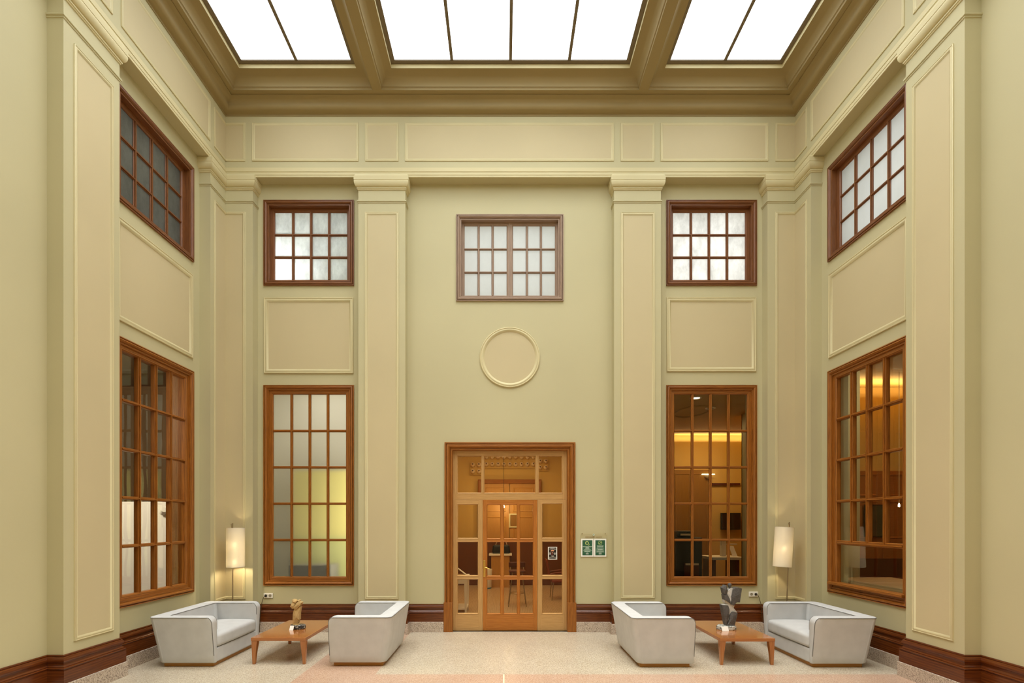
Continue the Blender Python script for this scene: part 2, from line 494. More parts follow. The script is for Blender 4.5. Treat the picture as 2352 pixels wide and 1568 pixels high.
def rounded_box(sx, sy, sz, r, n=10, c=(0, 0, 0), fn=None):
    """box with rounded edges as a grid of points pulled onto a rounded shell."""
    bm = bmesh.new()
    bmesh.ops.create_cube(bm, size=2.0)
    bmesh.ops.subdivide_edges(bm, edges=bm.edges, cuts=n, use_grid_fill=True)
    h = Vector((sx / 2, sy / 2, sz / 2))
    for v in bm.verts:
        # concentrate the grid near the edges
        p = Vector([math.copysign(abs(t) ** 0.6, t) * hh for t, hh in zip(v.co, h)])
        q = Vector([max(-hh + r, min(hh - r, t)) for t, hh in zip(p, h)])
        d = p - q
        if d.length > 1e-9: p = q + d.normalized() * r
        v.co = p + Vector(c)
        if fn: v.co = Vector(fn(*v.co))
    mb = MB()
    bm.verts.index_update()
    mb.v = [tuple(v.co) for v in bm.verts]
    for f in bm.faces:
        mb.f.append(tuple(v.index for v in f.verts)); mb.uv.append([(v.co.x, v.co.y + v.co.z) for v in f.verts]); mb.mi.append(0)
    bm.free()
    return mb

# ---------------------------------------------------------------- plan of the hall
XL, XR, YB = -639.0, 669.0, 1130.0        # faces of the pilasters and the frieze
REC = 24.0                                # depth of the bays
YF = -160.0                               # wall behind the viewer
FLOOR, SOFF, WTOP = -EYE, 789.7, 930.5
TH = 36.0
def back(h0=0.0):  return lambda a, b, h: P3(a, YB - h0 - h, b)
def backR(a, b, h): return P3(a, YB + REC - h, b)
def backP(a, b, h): return P3(a, YB - h, b)
def leftR(a, b, h): return P3(XL - REC + h, a, b)
def leftP(a, b, h): return P3(XL + h, a, b)
def rightR(a, b, h): return P3(XR + REC - h, a, b)
def rightP(a, b, h): return P3(XR - h, a, b)
def plan(a, b, h): return P3(a, b, h)
K = U

def wall_slab(mb, mp, a0, a1, b0, b1, holes, th=TH):
    A = sorted({a0, a1, *[h[0] for h in holes], *[h[1] for h in holes]})
    B = sorted({b0, b1, *[h[2] for h in holes], *[h[3] for h in holes]})
    def hole(a, b):
        return any(h[0] < a < h[1] and h[2] < b < h[3] for h in holes)
    for i in range(len(A) - 1):
        for j in range(len(B) - 1):
            if hole((A[i] + A[i + 1]) / 2, (B[j] + B[j + 1]) / 2): continue
            for h in (0, -th):
                mb.face([mp(A[i], B[j], h), mp(A[i + 1], B[j], h), mp(A[i + 1], B[j + 1], h), mp(A[i], B[j + 1], h)])
    for h0, h1, g0, g1 in list(holes) + [(a0, a1, b0, b1)]:
        for p, q in (((h0, g0), (h1, g0)), ((h1, g0), (h1, g1)), ((h1, g1), (h0, g1)), ((h0, g1), (h0, g0))):
            mb.face([mp(*p, 0), mp(*q, 0), mp(*q, -th), mp(*p, -th)])

# openings: outer edge of the wooden casings
LOW = (-150.0, 319.0)
UPP = (552.0, 752.0)
BL = (-562.7, -350.8); BR = (380.9, 592.8); BC = (-111.4, 140.0); BCV = (516.0, 718.2)
SD = (838.0, 1049.0)
DOOR = (-138.5, 167.6, 185.2)             # casing left, right, top
INS = 8.0                                 # the hole starts this far inside the casing
def hole_of(a, b): return (a[0] + INS, a[1] - INS, b[0] + INS, b[1] - INS)

mb = MB()
wall_slab(mb, backR, XL - REC - TH, XR + REC + TH, FLOOR, SOFF,
          [hole_of(BL, LOW), hole_of(BL, UPP), hole_of(BR, LOW), hole_of(BR, UPP), hole_of(BC, BCV),
           (DOOR[0] + INS, DOOR[1] - INS, FLOOR - 0.01, DOOR[2] - INS)])
mb.box(XL - REC - TH, XR + REC + TH, YB, YB + REC + TH, SOFF, 1000, P3)
wb = tag(mb.build('wall_back', M['wall']), 'pale olive end wall with wooden door and five windows', 'wall', kind='structure')
for nm, mp, sx, lab in (('wall_left', leftR, -1, 'left side wall with two dark wooden windows'), ('wall_right', rightR, 1, 'right side wall with serving hatch window')):
    mb = MB()
    wall_slab(mb, mp, YF, YB + REC, FLOOR, SOFF, [hole_of(SD, LOW), hole_of(SD, UPP)])
    x0 = XL if sx < 0 else XR
    mb.box(min(x0, x0 + sx * (REC + TH)), max(x0, x0 + sx * (REC + TH)), YF, YB, SOFF, 1000, P3)
    tag(mb.build(nm, M['wall']), lab, 'wall', kind='structure')
mb = MB()
mb.box(XL - REC - TH, XR + REC + TH, YF - TH, YF, FLOOR, 1000, P3)
tag(mb.build('wall_front', M['wall']), 'plain wall behind the viewer', 'wall', kind='structure')

# floor: cream terrazzo with pink bands and a thin seam
mb = MB()
XS = sorted([XL - REC - TH, -342.0, -217.0, -1.2, 1.2, XR + REC + TH])
YS = sorted([YF - TH, 831.0, YB + REC + TH])
for i in range(len(XS) - 1):
    for j in range(len(YS) - 1):
        x, y = (XS[i] + XS[i + 1]) / 2, (YS[j] + YS[j + 1]) / 2
        pink = (-342 < x < -217) or (y < 831 and x > -342)
        mi = 1 if pink else 0
        if pink and abs(x) < 1.2: mi = 2
        mb.box(XS[i], XS[i + 1], YS[j], YS[j + 1], FLOOR - 12, FLOOR, P3, mi=mi)
tag(mb.build('floor', [M['terrazzo'], M['terrazzo_pink'], M['seam']]), 'cream terrazzo floor with pink bands', 'floor', kind='structure')

# ---------------------------------------------------------------- ceiling with three skylights
YC0, YC1 = YF + 40, 1090.0
SOF = 955.0
COF = [(XL + 40, -291.0), (-270.6, 299.8), (320.4, XR - 40)]
mb = MB()
for x0, x1 in ((XL - 10, COF[0][0]), (COF[0][1], COF[1][0]), (COF[1][1], COF[2][0]), (COF[2][1], XR + 10)):
    mb.box(x0, x1, YF, YB + 10, SOF, SOF + 2, P3)
for x0, x1 in COF:
    mb.box(x0, x1, YF, YC0, SOF, SOF + 2, P3)
    mb.box(x0, x1, YC1, YB + 10, SOF, SOF + 2, P3)
cprof = [(0, SOF), (-0.3, 957.5), (0.6, 959.2), (1.6, 959.6), (1.6, 960.6), (2.4, 960.6)]
cprof += [(27.7 - 25.3 * math.cos(t), 960.6 + 17.4 * math.sin(t)) for t in [i * PI / 2 / 10 for i in range(1, 11)]]
cprof += [(27.7, 978.4)]
rprof = [(27.7, 978.3), (27.3, 978.6), (27.7, 979.2), (27.7, 987.5), (33.5, 987.5), (33.5, 989)]
for x0, x1 in COF:
    mb.sweep([(x0, YC0), (x1, YC0), (x1, YC1), (x0, YC1)], cprof, plan, closed=True, side=1, k=K)
mb.box(XL - REC - TH, XR + REC + TH, YF - TH, YB + REC + TH, 1000, 1004, P3)
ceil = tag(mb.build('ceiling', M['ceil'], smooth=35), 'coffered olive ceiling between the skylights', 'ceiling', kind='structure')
for x0, x1 in COF:
    mb = MB(); mb.sweep([(x0, YC0), (x1, YC0), (x1, YC1), (x0, YC1)], rprof, plan, closed=True, side=1, k=K)
    tag(mb.build('skylight_reveal', M['cream'], ceil, smooth=35), 'cream upright rim of the skylight well')
SKL = ['long skylight over the left third of the hall', 'wide middle skylight of four panes across', 'long skylight over the right third of the hall']
for i, (x0, x1) in enumerate(COF):
    g0, g1, h0, h1 = x0 + 33.5, x1 - 33.5, YC0 + 33.5, YC1 - 33.5
    root = empty('window_%d' % (20 + i), P3((g0 + g1) / 2, (h0 + h1) / 2, 989), kind='structure', label=SKL[i], cat='skylight')
    Mi = root.matrix_basis.inverted() if False else Matrix.Translation(-Vector(root.location))
    nx = 4 if i == 1 else 2
    ys = [h1 - q * (h1 - h0) / 5 for q in range(6)]
    loc = lambda x, d, v: tuple(Vector(P3(x, d, v)) - Vector(root.location))
    fm = MB()
    for q in range(nx + 1):
        x = g0 + q * (g1 - g0) / nx
        fm.box(x - 3.1, x + 3.1, h0, h1, 987.2, 990.5, loc, k=K)
    for y in ys:
        fm.box(g0, g1, y - 2.4, y + 2.4, 987.2, 990.5, loc, k=K)
    for xa, xb, ya, yb in ((g0 - 6, g0 + 2, h0 - 6, h1 + 6), (g1 - 2, g1 + 6, h0 - 6, h1 + 6), (g0 + 2, g1 - 2, h0 - 6, h0 + 2), (g0 + 2, g1 - 2, h1 - 2, h1 + 6)):
        fm.box(xa, xb, ya, yb, 986.8, 989, loc, k=K)
    fm.build('glazing_bars', M['glazing_bar'], root)
    for q in range(nx):
        for r in range(5):
            pm = MB()
            xa, xb = g0 + q * (g1 - g0) / nx, g0 + (q + 1) * (g1 - g0) / nx
            pm.box(xa + 2, xb - 2, ys[r + 1] + 2, ys[r] - 2, 989.2, 990.2, loc)
            pm.build('skylight_pane', M['sky_pane'], root)

# cornice under the ceiling: a cyma all round
prof = [(0, WTOP - 1), (1.6, WTOP - 1), (1.6, WTOP + 2.4), (3, WTOP + 3.2)]
prof += [(3 + 13.5 * math.sin(t), 943.2 - 9.5 * math.cos(t)) for t in [i * PI / 2 / 8 for i in range(1, 9)]]
prof += [(30 - 13.5 * math.cos(t), 943.2 + 9.5 * math.sin(t)) for t in [i * PI / 2 / 8 for i in range(1, 9)]]
prof += [(30, SOF)]
mb = MB()
mb.sweep([(XL, YF), (XR, YF), (XR, YB), (XL, YB)], prof, plan, closed=True, side=1, k=K)
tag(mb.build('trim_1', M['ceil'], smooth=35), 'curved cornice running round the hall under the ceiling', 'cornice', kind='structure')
# architrave band over the pilasters
prof = [(0, 811), (2.4, 810.5), (2.4, 801.6), (1.4, 800.6), (1.6, 800), (1.6, 794.5), (0.9, 793.8), (0.9, 789.9), (0, SOFF - 0.2)]
mb = MB()
mb.sweep([(XL, YF), (XR, YF), (XR, YB), (XL, YB)], prof, plan, closed=True, side=1, k=K)
tag(mb.build('trim_2', M['cream']), 'cream architrave band above the pilaster capitals', 'moulding', kind='structure')

# ---------------------------------------------------------------- panels
MOULD = [(0, 0), (0, 1.6), (0.9, 2.1), (1.6, 1.5), (2.1, 1.5), (3.2, 2.2), (4.4, 1.9), (5.4, 0.9), (6.2, 0.7), (6.6, 0)]
def scaled(prof, s): return [(a * s, b * s) for a, b in prof]
def panel(parent, mp, a0, a1, b0, b1, s=1.0, open_side=None):
    """raised moulding round a panel of another paint; open_side 'a1' or 'a0' where it turns a corner."""
    m = MB()
    pr = scaled(MOULD, s)
    if open_side is None:
        m.sweep([(a0, b0), (a1, b0), (a1, b1), (a0, b1)], pr, mp, closed=True, side=1, k=K)
    elif open_side == 'a1':
        m.sweep([(a1, b0), (a0, b0), (a0, b1), (a1, b1)], pr, mp, side=-1, k=K)
    else:
        m.sweep([(a0, b0), (a1, b0), (a1, b1), (a0, b1)], pr, mp, side=1, k=K)
    m.build('panel_moulding', M['cream'], parent, smooth=50)
    f = MB()
    w = pr[-1][0] - 0.4
    f.box(a0 + (0 if open_side == 'a0' else w), a1 - (0 if open_side == 'a1' else w), b0 + w, b1 - w, -0.2, 0.25, mp)
    f.build('panel_field', M['field'], parent)

CAP = [(0, 794), (5.2, 793.9), (7.4, 789.2), (7.4, 788.4), (8.4, 788.2), (8.4, 779.4), (7.8, 778.9), (7.8, 778.2), (8.2, 777.6)]
CAP += [(2.2 + 6.0 * math.cos(t), 777.6 - 11.8 * math.sin(t)) for t in [i * PI / 2 / 8 for i in range(1, 9)]]
CAP += [(2.8, 765), (3.2, 763.8), (2.8, 762.4), (1.6, 761.8), (1.4, 760), (0, 759.6)]
AST = [(0, 736.6), (2.4, 736.2), (2.7, 734.8), (2.3, 733.4), (1.1, 733), (1.0, 730.6), (0, 730.2)]
def pilaster(name, label, boxes, path, side, panels):
    m = MB()
    for b in boxes: m.box(b[0], b[1], b[2], b[3], FLOOR, SOFF + 1, P3)
    o = tag(m.build(name, M['wall']), label, 'pilaster', kind='structure')
    c = MB(); c.sweep(path, CAP, plan, side=side, k=K, cap=False)
    c.build('capital', M['cream'], o, smooth=40)
    c = MB(); c.sweep(path, AST, plan, side=side, k=K, cap=False)
    c.build('astragal', M['wall'], o, smooth=40)
    for p in panels: panel(o, *p)
    return o
yr = YB + REC
PB = (-178.0, 710.0)
pilaster('trim_3', 'pilaster between the frosted window and the door', [(-334, -226, YB, yr + 1)],
         [(-334, yr), (-334, YB), (-226, YB), (-226, yr)], -1, [(backP, -318.6, -241.4, *PB)])
pilaster('trim_4', 'pilaster between the door and the lit office window', [(253.5, 361, YB, yr + 1)],
         [(253.5, yr), (253.5, YB), (361, YB), (361, yr)], -1, [(backP, 269, 346.7, -176.5, 709.0)])
pilaster('trim_5', 'folded corner pilaster behind the left floor lamp', [(XL - REC - 1, XL, 1072, yr + 1), (XL - 1, -576.4, YB, yr + 1)],
         [(XL - REC, 1072), (XL, 1072), (XL, YB), (-576.4, YB), (-576.4, yr)], -1,
         [(leftP, 1085, YB, *PB, 1.0, 'a1'), (backP, XL, -593.3, *PB, 1.0, 'a0')])
pilaster('trim_6', 'folded corner pilaster behind the right floor lamp', [(XR, XR + REC + 1, 1071.5, yr + 1), (605.9, XR + 1, YB, yr + 1)],
         [(XR + REC, 1071.5), (XR, 1071.5), (XR, YB), (605.9, YB), (605.9, yr)], 1,
         [(rightP, 1085, YB, *PB, 1.0, 'a1'), (backP, 623.6, XR, *PB, 1.0, 'a1')])
PIL = [(714.0, 818.3), (356.0, 460.0), (0.0, 104.0)]
nt_ = 7
for k_, (y0, y1) in enumerate(PIL):
    where = ['tall pilaster nearest the viewer on the %s wall', 'second pilaster out of view on the %s wall', 'third pilaster out of view on the %s wall', 'fourth pilaster out of view on the %s wall'][k_]
    pilaster('trim_%d' % nt_, where % 'left', [(XL - REC - 1, XL, y0, y1)], [(XL - REC, y0), (XL, y0), (XL, y1), (XL - REC, y1)], -1,
             [(leftP, y0 + 17, y1 - 13.5, *PB)]); nt_ += 1
    pilaster('trim_%d' % nt_, where % 'right', [(XR, XR + REC + 1, y0, y1)], [(XR + REC, y0), (XR, y0), (XR, y1), (XR + REC, y1)], 1,
             [(rightP, y0 + 17, y1 - 13.5, *PB)]); nt_ += 1

FB = (826.6, 914.2)
fr = MB(); fr.box(XL - 1, XR + 1, YB - 0.3, YB + 1, FB[0] - 1, FB[0], P3)
def panel_trim(label, items):
    global nt_
    root = empty('trim_%d' % nt_, (0, 0, 0), kind='structure', label=label, cat='wall panel'); nt_ += 1
    for it in items: panel(root, *it)
for a, b, lab in ((-577.4, -333.5, 'wide frieze panel above the left end window'), (-318.2, -241.7, 'small frieze panel above the left middle pilaster'),
                  (-226.4, 252.6, 'longest frieze panel above the door bay'), (268.5, 346.0, 'small frieze panel above the right middle pilaster'),
                  (360.0, 607.0, 'wide frieze panel above the right end window')):
    panel_trim(lab, [(backP, a, b, *FB, 0.9)])
panel_trim('corner frieze panel folded across the left corner', [(backP, XL, -593.3, *FB, 0.9, 'a0'), (leftP, 1085, YB, *FB, 0.9, 'a1')])
panel_trim('corner frieze panel folded across the right corner', [(backP, 623.6, XR, *FB, 0.9, 'a1'), (rightP, 1085, YB, *FB, 0.9, 'a1')])
for nm, mp in (('left', leftP), ('right', rightP)):
    for (a, b), lab in (((821, 1069.8), 'long frieze panel above the %s side windows'), ((731, 803), 'small frieze panel above the near %s pilaster'),
                        ((462, 715), 'long frieze panel of the nearer bay on the %s'), ((372, 446), 'small frieze panel nearer the viewer on the %s'),
                        ((106, 356), 'long frieze panel out of view on the %s')):
        panel_trim(lab % nm, [(mp, a, b, *FB, 0.9)])
MID = (346.5, 524.0)
panel_trim('framed wall panel between the left end windows', [(backR, -561.6, -352.3, *MID, 1.55)])
panel_trim('framed wall panel between the right end windows', [(backR, 382, 591.5, 351.0, 524.5, 1.55)])
panel_trim('framed wall panel between the left side windows', [(leftR, 840, 1047, *MID, 1.55)])
panel_trim('framed wall panel between the right side windows', [(rightR, 840, 1047, *MID, 1.55)])
# round medallion over the door
root = empty('trim_%d' % nt_, P3(14.3, yr, 384), kind='structure', label='round medallion moulding on the wall over the door', cat='medallion'); nt_ += 1
m = MB()
R0 = 70.5
circ = [(14.3 + R0 * math.cos(2 * PI * i / 72), 384 + R0 * math.sin(2 * PI * i / 72)) for i in range(72)]
m.sweep(circ, scaled(MOULD, 1.6), lambda a, b, h: tuple(Vector(backR(a, b, h)) - Vector(root.location)), closed=True, side=1)
m.build('ring_moulding', M['cream'], root, smooth=50)
m = MB()
c2 = [(14.3 + 60.6 * math.cos(2 * PI * i / 72), 384 + 60.6 * math.sin(2 * PI * i / 72)) for i in range(72)]
for h in (0.25, -0.2):
    m.face([tuple(Vector(backR(a, b, h)) - Vector(root.location)) for a, b in c2])
m.grid([[tuple(Vector(backR(a, b, h)) - Vector(root.location)) for a, b in c2] for h in (0.25, -0.2)], closed=True)
m.build('medallion_field', M['field'], root)

# ---------------------------------------------------------------- baseboards on a granite plinth
BASE = [(0, -193.4), (1.6, -193.6), (1.9, -195.4), (1.3, -196.0), (2.8, -196.6), (4.2, -199.2), (4.7, -202.2), (4.3, -203.2), (2.6, -204.0), (2.2, -206.0), (3.0, -208.6),
        (4.6, -210.2), (4.4, -210.9), (6.0, -211.4), (6.5, -212.4), (6.0, -213.6), (5.2, -214.2), (5.2, -214.8), (6.4, -215.2), (6.4, -234.4), (0, -234.4)]
GRAN = [(0, -234.2), (7.6, -234.3), (8.0, -234.9), (8.0, FLOOR), (0, FLOOR)]
def base_path(sx):
    X = XL if sx < 0 else XR
    R_ = X + sx * REC
    p = [(R_, YF)]
    for y0, y1 in sorted(PIL):
        p += [(R_, y0), (X, y0), (X, y1), (R_, y1)]
    yk = 1072 if sx < 0 else 1071.5
    p += [(R_, yk), (X, yk), (X, YB)]
    if sx < 0: p += [(-576.4, YB), (-576.4, yr), (-334, yr), (-334, YB), (-226, YB), (-226, yr), (-140.5, yr)]
    else: p += [(605.9, YB), (605.9, yr), (361, yr), (361, YB), (253.5, YB), (253.5, yr), (169.6, yr)]
    return p
for nm, sx, lab in (('baseboard_left', -1, 'dark wooden baseboard along the left wall up to the door'), ('baseboard_right', 1, 'dark wooden baseboard along the right wall up to the door')):
    m = MB(); m.sweep(base_path(sx), BASE, plan, side=sx, k=K)
    o = tag(m.build(nm, M['w_base'], smooth=35), lab, 'baseboard', kind='structure')
    m = MB(); m.sweep(base_path(sx), GRAN, plan, side=sx, k=K)
    tag(m.build('plinth', M['granite'], o), 'speckled granite plinth')

# ---------------------------------------------------------------- windows
def casing_profile(rec, w=12.0):
    return [(0, 0), (0, 3.4), (1.8, 3.6), (2.1, 1.6), (2.7, 1.6), (3.4, 4.4), (5.4, 5.0), (7.0, 4.0), (8.4, 1.9), (8.7, 0.6), (9.3, 0.6), (9.5, 1.4), (w, 1.4), (w, -rec - 4)]
def build_sash(m, mp, a0, a1, b0, b1, cols, rows, hf, st=9.0, mu=6.0, dp=6.5, rowcuts=None, bottom=None):
    """stiles and rails with a chamfered inner edge, muntins of hexagonal section."""
    pr = [(0, hf - dp), (0, hf), (st - 2, hf), (st, hf - 2.4), (st, hf - dp)]
    m.sweep([(a0, b0), (a1, b0), (a1, b1), (a0, b1)], pr, mp, closed=True, side=1, k=K)
    ga, gb, gc, gd = a0 + st, a1 - st, b0 + (bottom or st), b1 - st
    sec = lambda c, w, hf=hf: [(c - w / 2, hf - dp), (c - w / 2, hf - 3.0), (c - w * 0.4, hf - 2.4), (c - w * 0.22, hf - 2.4), (c - w * 0.2, hf - 0.3), (c + w * 0.2, hf - 0.3), (c + w * 0.22, hf - 2.4), (c + w * 0.4, hf - 2.4), (c + w / 2, hf - 3.0), (c + w / 2, hf - dp)]
    rb = rowcuts[0] if rowcuts and rowcuts[0] is not None else gc
    for i in range(1, cols):
        c = ga + (gb - ga) * i / cols
        m.bar(sec(c, mu), rb, gd, 1, mp, K)
    for j in range(1, rows):
        c = gc + (gd - gc) * j / rows
        w = mu * 0.9
        if rowcuts and j == 1: w = rowcuts[1]
        m.bar(sec(c, w, hf - 0.16), ga, gb, 0, mp, K)
    return ga, gb, gc, gd
wn = [1]
def window(mp, A, B, label, cols, rows, rec, wmat, gmat, clear, hatch=False, twin=False, cat='window', gz=4.2, lining=None):
    lining = lining or rec + (gz if gz > 5 else 0)
    root = empty('window_%d' % wn[0], (0, 0, 0), kind='structure', label=label, cat=cat); wn[0] += 1
    c = MB()
    c.sweep([(A[0], B[0]), (A[1], B[0]), (A[1], B[1]), (A[0], B[1])], casing_profile(lining), mp, closed=True, side=1, k=K)
    c.build('window_frame', wmat, root, smooth=30)
    ia, ib, ic, id_ = A[0] + 11.5, A[1] - 11.5, B[0] + 11.5, B[1] - 11.5
    hf = -rec
    leaves = [(ia, ib, cols)] if not twin else [(ia, (ia + ib) / 2 - 0.2, cols // 2), ((ia + ib) / 2 + 0.2, ib, cols // 2)]
    for la, lb, lc in leaves:
        s = MB()
        rc = None
        if hatch:
            rc = ((ic + 9) + (id_ - ic - 18) / rows, 9.0)
        ga, gb, gc, gd = build_sash(s, mp, la, lb, ic, id_, lc, rows, hf, st=9.0 if not twin else 7.2, mu=6.4 if not twin else 5.4, rowcuts=rc, dp=gz + 1.6)
        so = s.build('sash', wmat, root, smooth=30)
        g = MB()
        if clear: g.box(ga - 1, gb + 1, gc - 1, gd + 1, hf - gz - 0.25, hf - gz + 0.25, mp)
        else: g.face([mp(ga - 1, gc - 1, hf - gz), mp(gb + 1, gc - 1, hf - gz), mp(gb + 1, gd + 1, hf - gz), mp(ga - 1, gd + 1, hf - gz)])
        g.build('panes', gmat, so)
    if hatch:
        l = MB()
        l.box(A[0] + 8, A[1] - 8, B[0] + 18, B[0] + 23.5, -10, 9.5, mp, k=K)
        l.build('ledge', wmat, root, bevel=0.006)
    return root
window(backR, BL, LOW, 'tall frosted window with yellowish glow at left of the door', 4, 5, 1.5, M['w_win'], M['frost'], False)
window(backR, BL, UPP, 'high frosted window with whitish smears above the left framed panel', 4, 3, 10, M['w_win_up'], M['milk_bright'], False)
window(backR, BR, LOW, 'tall clear window onto a warm lit office at right of the door', 4, 5, 1.5, M['w_win'], M['glass'], True)
window(backR, BR, UPP, 'high white frosted window above the right framed panel', 4, 3, 10, M['w_win_up'], M['milk_bright'], False)
window(backR, BC, BCV, 'two leaved frosted window of greyish wood over the medallion', 6, 3, 9, M['w_win_mid'], M['milk_plain'], False, twin=True)
window(leftR, SD, LOW, 'tall clear window of the left wall showing a white partition', 4, 5, 1.5, M['w_win'], M['glass_side'], True, gz=9.0, lining=31.5)
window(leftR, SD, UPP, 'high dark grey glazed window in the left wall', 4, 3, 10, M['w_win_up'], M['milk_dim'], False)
window(rightR, SD, LOW, 'tall hatch window of the right wall with undivided bottom pane and ledge', 4, 5, 1.5, M['w_win'], M['glass_side'], True, hatch=True, gz=9.0)
window(rightR, SD, UPP, 'high white frosted window in the right wall', 4, 3, 10, M['w_win_up'], M['milk_plain'], False)

# ---------------------------------------------------------------- entrance door with side lights and transom
FD = 1.0283
def dm(a, b, h): return P3(a, 1162 - h, b)
def dx(px): return (px - 1157) * FD
def dv(py): return (1197 - py) * FD
door = empty('door_1', P3(14, yr, FLOOR), kind='structure', label='wide glazed oak entrance door with side lights and transom', cat='door')
def dl(mp): return lambda a, b, h: tuple(Vector(mp(a, b, h)) - Vector(door.location))
dmL, bRL = dl(dm), dl(backR)
c = MB()
pr = [(0, 0), (0, 3.6), (3.2, 4.0), (3.6, 1.8), (4.6, 1.8), (5.6, 5.2), (8.8, 6.2), (11.6, 5.2), (13.2, 2.6), (13.6, 1.0), (14.6, 1.0), (15.0, 2.2), (18.0, 2.2), (18.8, 0.8), (18.8, -14)]
c.sweep([(DOOR[0], -189.5), (DOOR[0], DOOR[2]), (DOOR[1], DOOR[2]), (DOOR[1], -189.5)], pr, bRL, side=-1, k=K)
c.build('casing', M['w_win'], door, smooth=30)
for a0, a1 in ((DOOR[0] - 2, DOOR[0] + 19), (DOOR[1] - 19, DOOR[1] + 2)):
    c = MB(); c.box(a0, a1, FLOOR, -189.5, -8, 6.6, bRL, k=K); c.build('plinth_block', M['w_win'], door, bevel=0.004)
def lite(m, a0, a1, b0, b1, hf, dp):
    """a glazing bead round one light."""
    m.sweep([(a0, b0), (a1, b0), (a1, b1), (a0, b1)], [(-0.2, hf), (0.3, hf + 0.7), (1.4, hf + 0.3), (2.2, hf - 2), (2.2, hf - dp)], dmL, closed=True, side=1, k=K)
def frame_of(name, mat, a0, a1, b0, b1, lights, hf=0.0, dp=6.5, parent=door, stile=None):
    m = MB()
    A = sorted({a0, a1, *[l[0] for l in lights], *[l[1] for l in lights]})
    B = sorted({b0, b1, *[l[2] for l in lights], *[l[3] for l in lights]})
    inside = lambda a, b: any(l[0] < a < l[1] and l[2] < b < l[3] for l in lights)
    # stiles run full height, rails and bars between them
    la, lb = min(l[0] for l in lights), max(l[1] for l in lights)
    m.box(a0, la, b0, b1, hf - dp, hf, dmL, k=K); m.box(lb, a1, b0, b1, hf - dp, hf, dmL, k=K)
    for j in range(len(B) - 1):
        run = None
        for i in range(len(A) - 1):
            a, b = (A[i] + A[i + 1]) / 2, (B[j] + B[j + 1]) / 2
            if la < a < lb and not inside(a, b):
                run = (A[i], A[i + 1]) if run is None else (run[0], A[i + 1])
            elif run:
                m.box(*run, B[j], B[j + 1], hf - dp, hf, dmL, k=K); run = None
        if run: m.box(*run, B[j], B[j + 1], hf - dp, hf, dmL, k=K)
    for l in lights: lite(m, *l, hf, dp)
    o = m.build(name, mat, parent)
    g = MB()
    for l in lights: g.box(l[0], l[1], l[2], l[3], hf - 4.2, hf - 3.7, dmL)
    g.build('panes', M['glass'], o)
    return o
fl = FLOOR + 0.5
top = dv(1033)
T = [(dx(1049.5), dx(1107), dv(1133), dv(1045.5)), (dx(1110.5), dx(1231.5), dv(1133), dv(1045.5)), (dx(1236), dx(1292.5), dv(1133), dv(1045.5))]
frame_of('transom_light', M['w_pale'], dx(1038.5), dx(1303.5), dv(1147.4), top, T)
SL = [(dx(1049.5), dx(1099.2), dv(1237), dv(1156.5)), (dx(1049.5), dx(1099.2), dv(1323), dv(1242.6)), (dx(1049.5), dx(1099.2), dv(1410), dv(1328.6))]
frame_of('side_light', M['w_pale'], dx(1038.5), dx(1108.6), fl, dv(1147.6), SL)
SR = [(dx(1244), dx(1293), dv(1236.5), dv(1155)), (dx(1244), dx(1293), dv(1322.4), dv(1242)), (dx(1244), dx(1293), dv(1410), dv(1328))]
frame_of('side_light', M['w_pale'], dx(1234.6), dx(1303.5), fl, dv(1147.6), SR)
DLs = []
for y0, y1 in ((1238, 1157), (1324, 1242.8), (1410.5, 1329.4)):
    for x0, x1 in ((1117.2, 1151), (1155.6, 1189.2), (1192.6, 1226)):
        DLs.append((dx(x0), dx(x1), dv(y0), dv(y1)))
leaf = frame_of('door_leaf', M['w_door'], dx(1109.2), dx(1234.0), fl, dv(1148.4), DLs, hf=-0.8)
h = MB()
pa, pb0, pb1 = dx(1112.6), dv(1325), dv(1286.5)
h.box(pa - 2.6, pa + 2.6, pb0, pb1, -0.8, 0.2, dmL)
h.build('lock_plate', M['brass'], leaf, bevel=0.004)
h = MB()
q = lambda x, y, hh: Vector(dmL(dx(x), dv(y), hh))
h.tube([q(1112.8, 1302, 0), q(1112.8, 1302, 4.5), q(1114, 1302.3, 6), q(1118, 1303.4, 6.4), q(1124.5, 1305.6, 6.4)], [0.008, 0.008, 0.009, 0.009, 0.006], 10)
h.build('lever_handle', M['brass'], leaf, smooth=50)

# ---------------------------------------------------------------- rooms behind the glass
def room(name, label, x0, x1, y0, y1, v0, v1, wmat, cmat, fmat, skip=()):
    t = 4.0
    q = {'b': ('wall_%s_back', (x0 - t, x1 + t, y1, y1 + t, v0 - t, v1 + t), wmat, 'far wall of '), 'l': ('wall_%s_left', (x0 - t, x0, y0, y1, v0 - t, v1 + t), wmat, 'left wall of '),
         'r': ('wall_%s_right', (x1, x1 + t, y0, y1, v0 - t, v1 + t), wmat, 'right wall of '), 'f': ('wall_%s_front', (x0 - t, x1 + t, y0 - t, y0, v0 - t, v1 + t), wmat, 'near wall of '),
         't': ('ceiling_%s', (x0, x1, y0, y1, v1, v1 + t), cmat, 'ceiling of '), 'o': ('floor_%s', (x0, x1, y0, y1, v0 - t, v0), fmat, 'floor of ')}
    for k_, (nm, bx, mt, lb) in q.items():
        if k_ in skip: continue
        m = MB(); m.box(*bx, P3, k=K)
        tag(m.build(nm % name, mt), lb + label, nm.split('_')[0], kind='structure')
B0 = YB + REC + TH
room('cafe', 'the ochre cafe behind the door', -322, 340, B0, 2050, FLOOR, 330, M['ochre'], M['ochre'], M['w_floor'], 'f')
room('office', 'the near part of the office behind the right end window', 345, 725, B0, 1500, FLOOR, 325, M['wall'], M['ochre'], M['w_dark'], 'fb')
room('office_far', 'the far part of the ochre office', 345, 1000, 1500, 1864, FLOOR, 325, M['ochre'], M['ochre'], M['w_dark'], 'f')
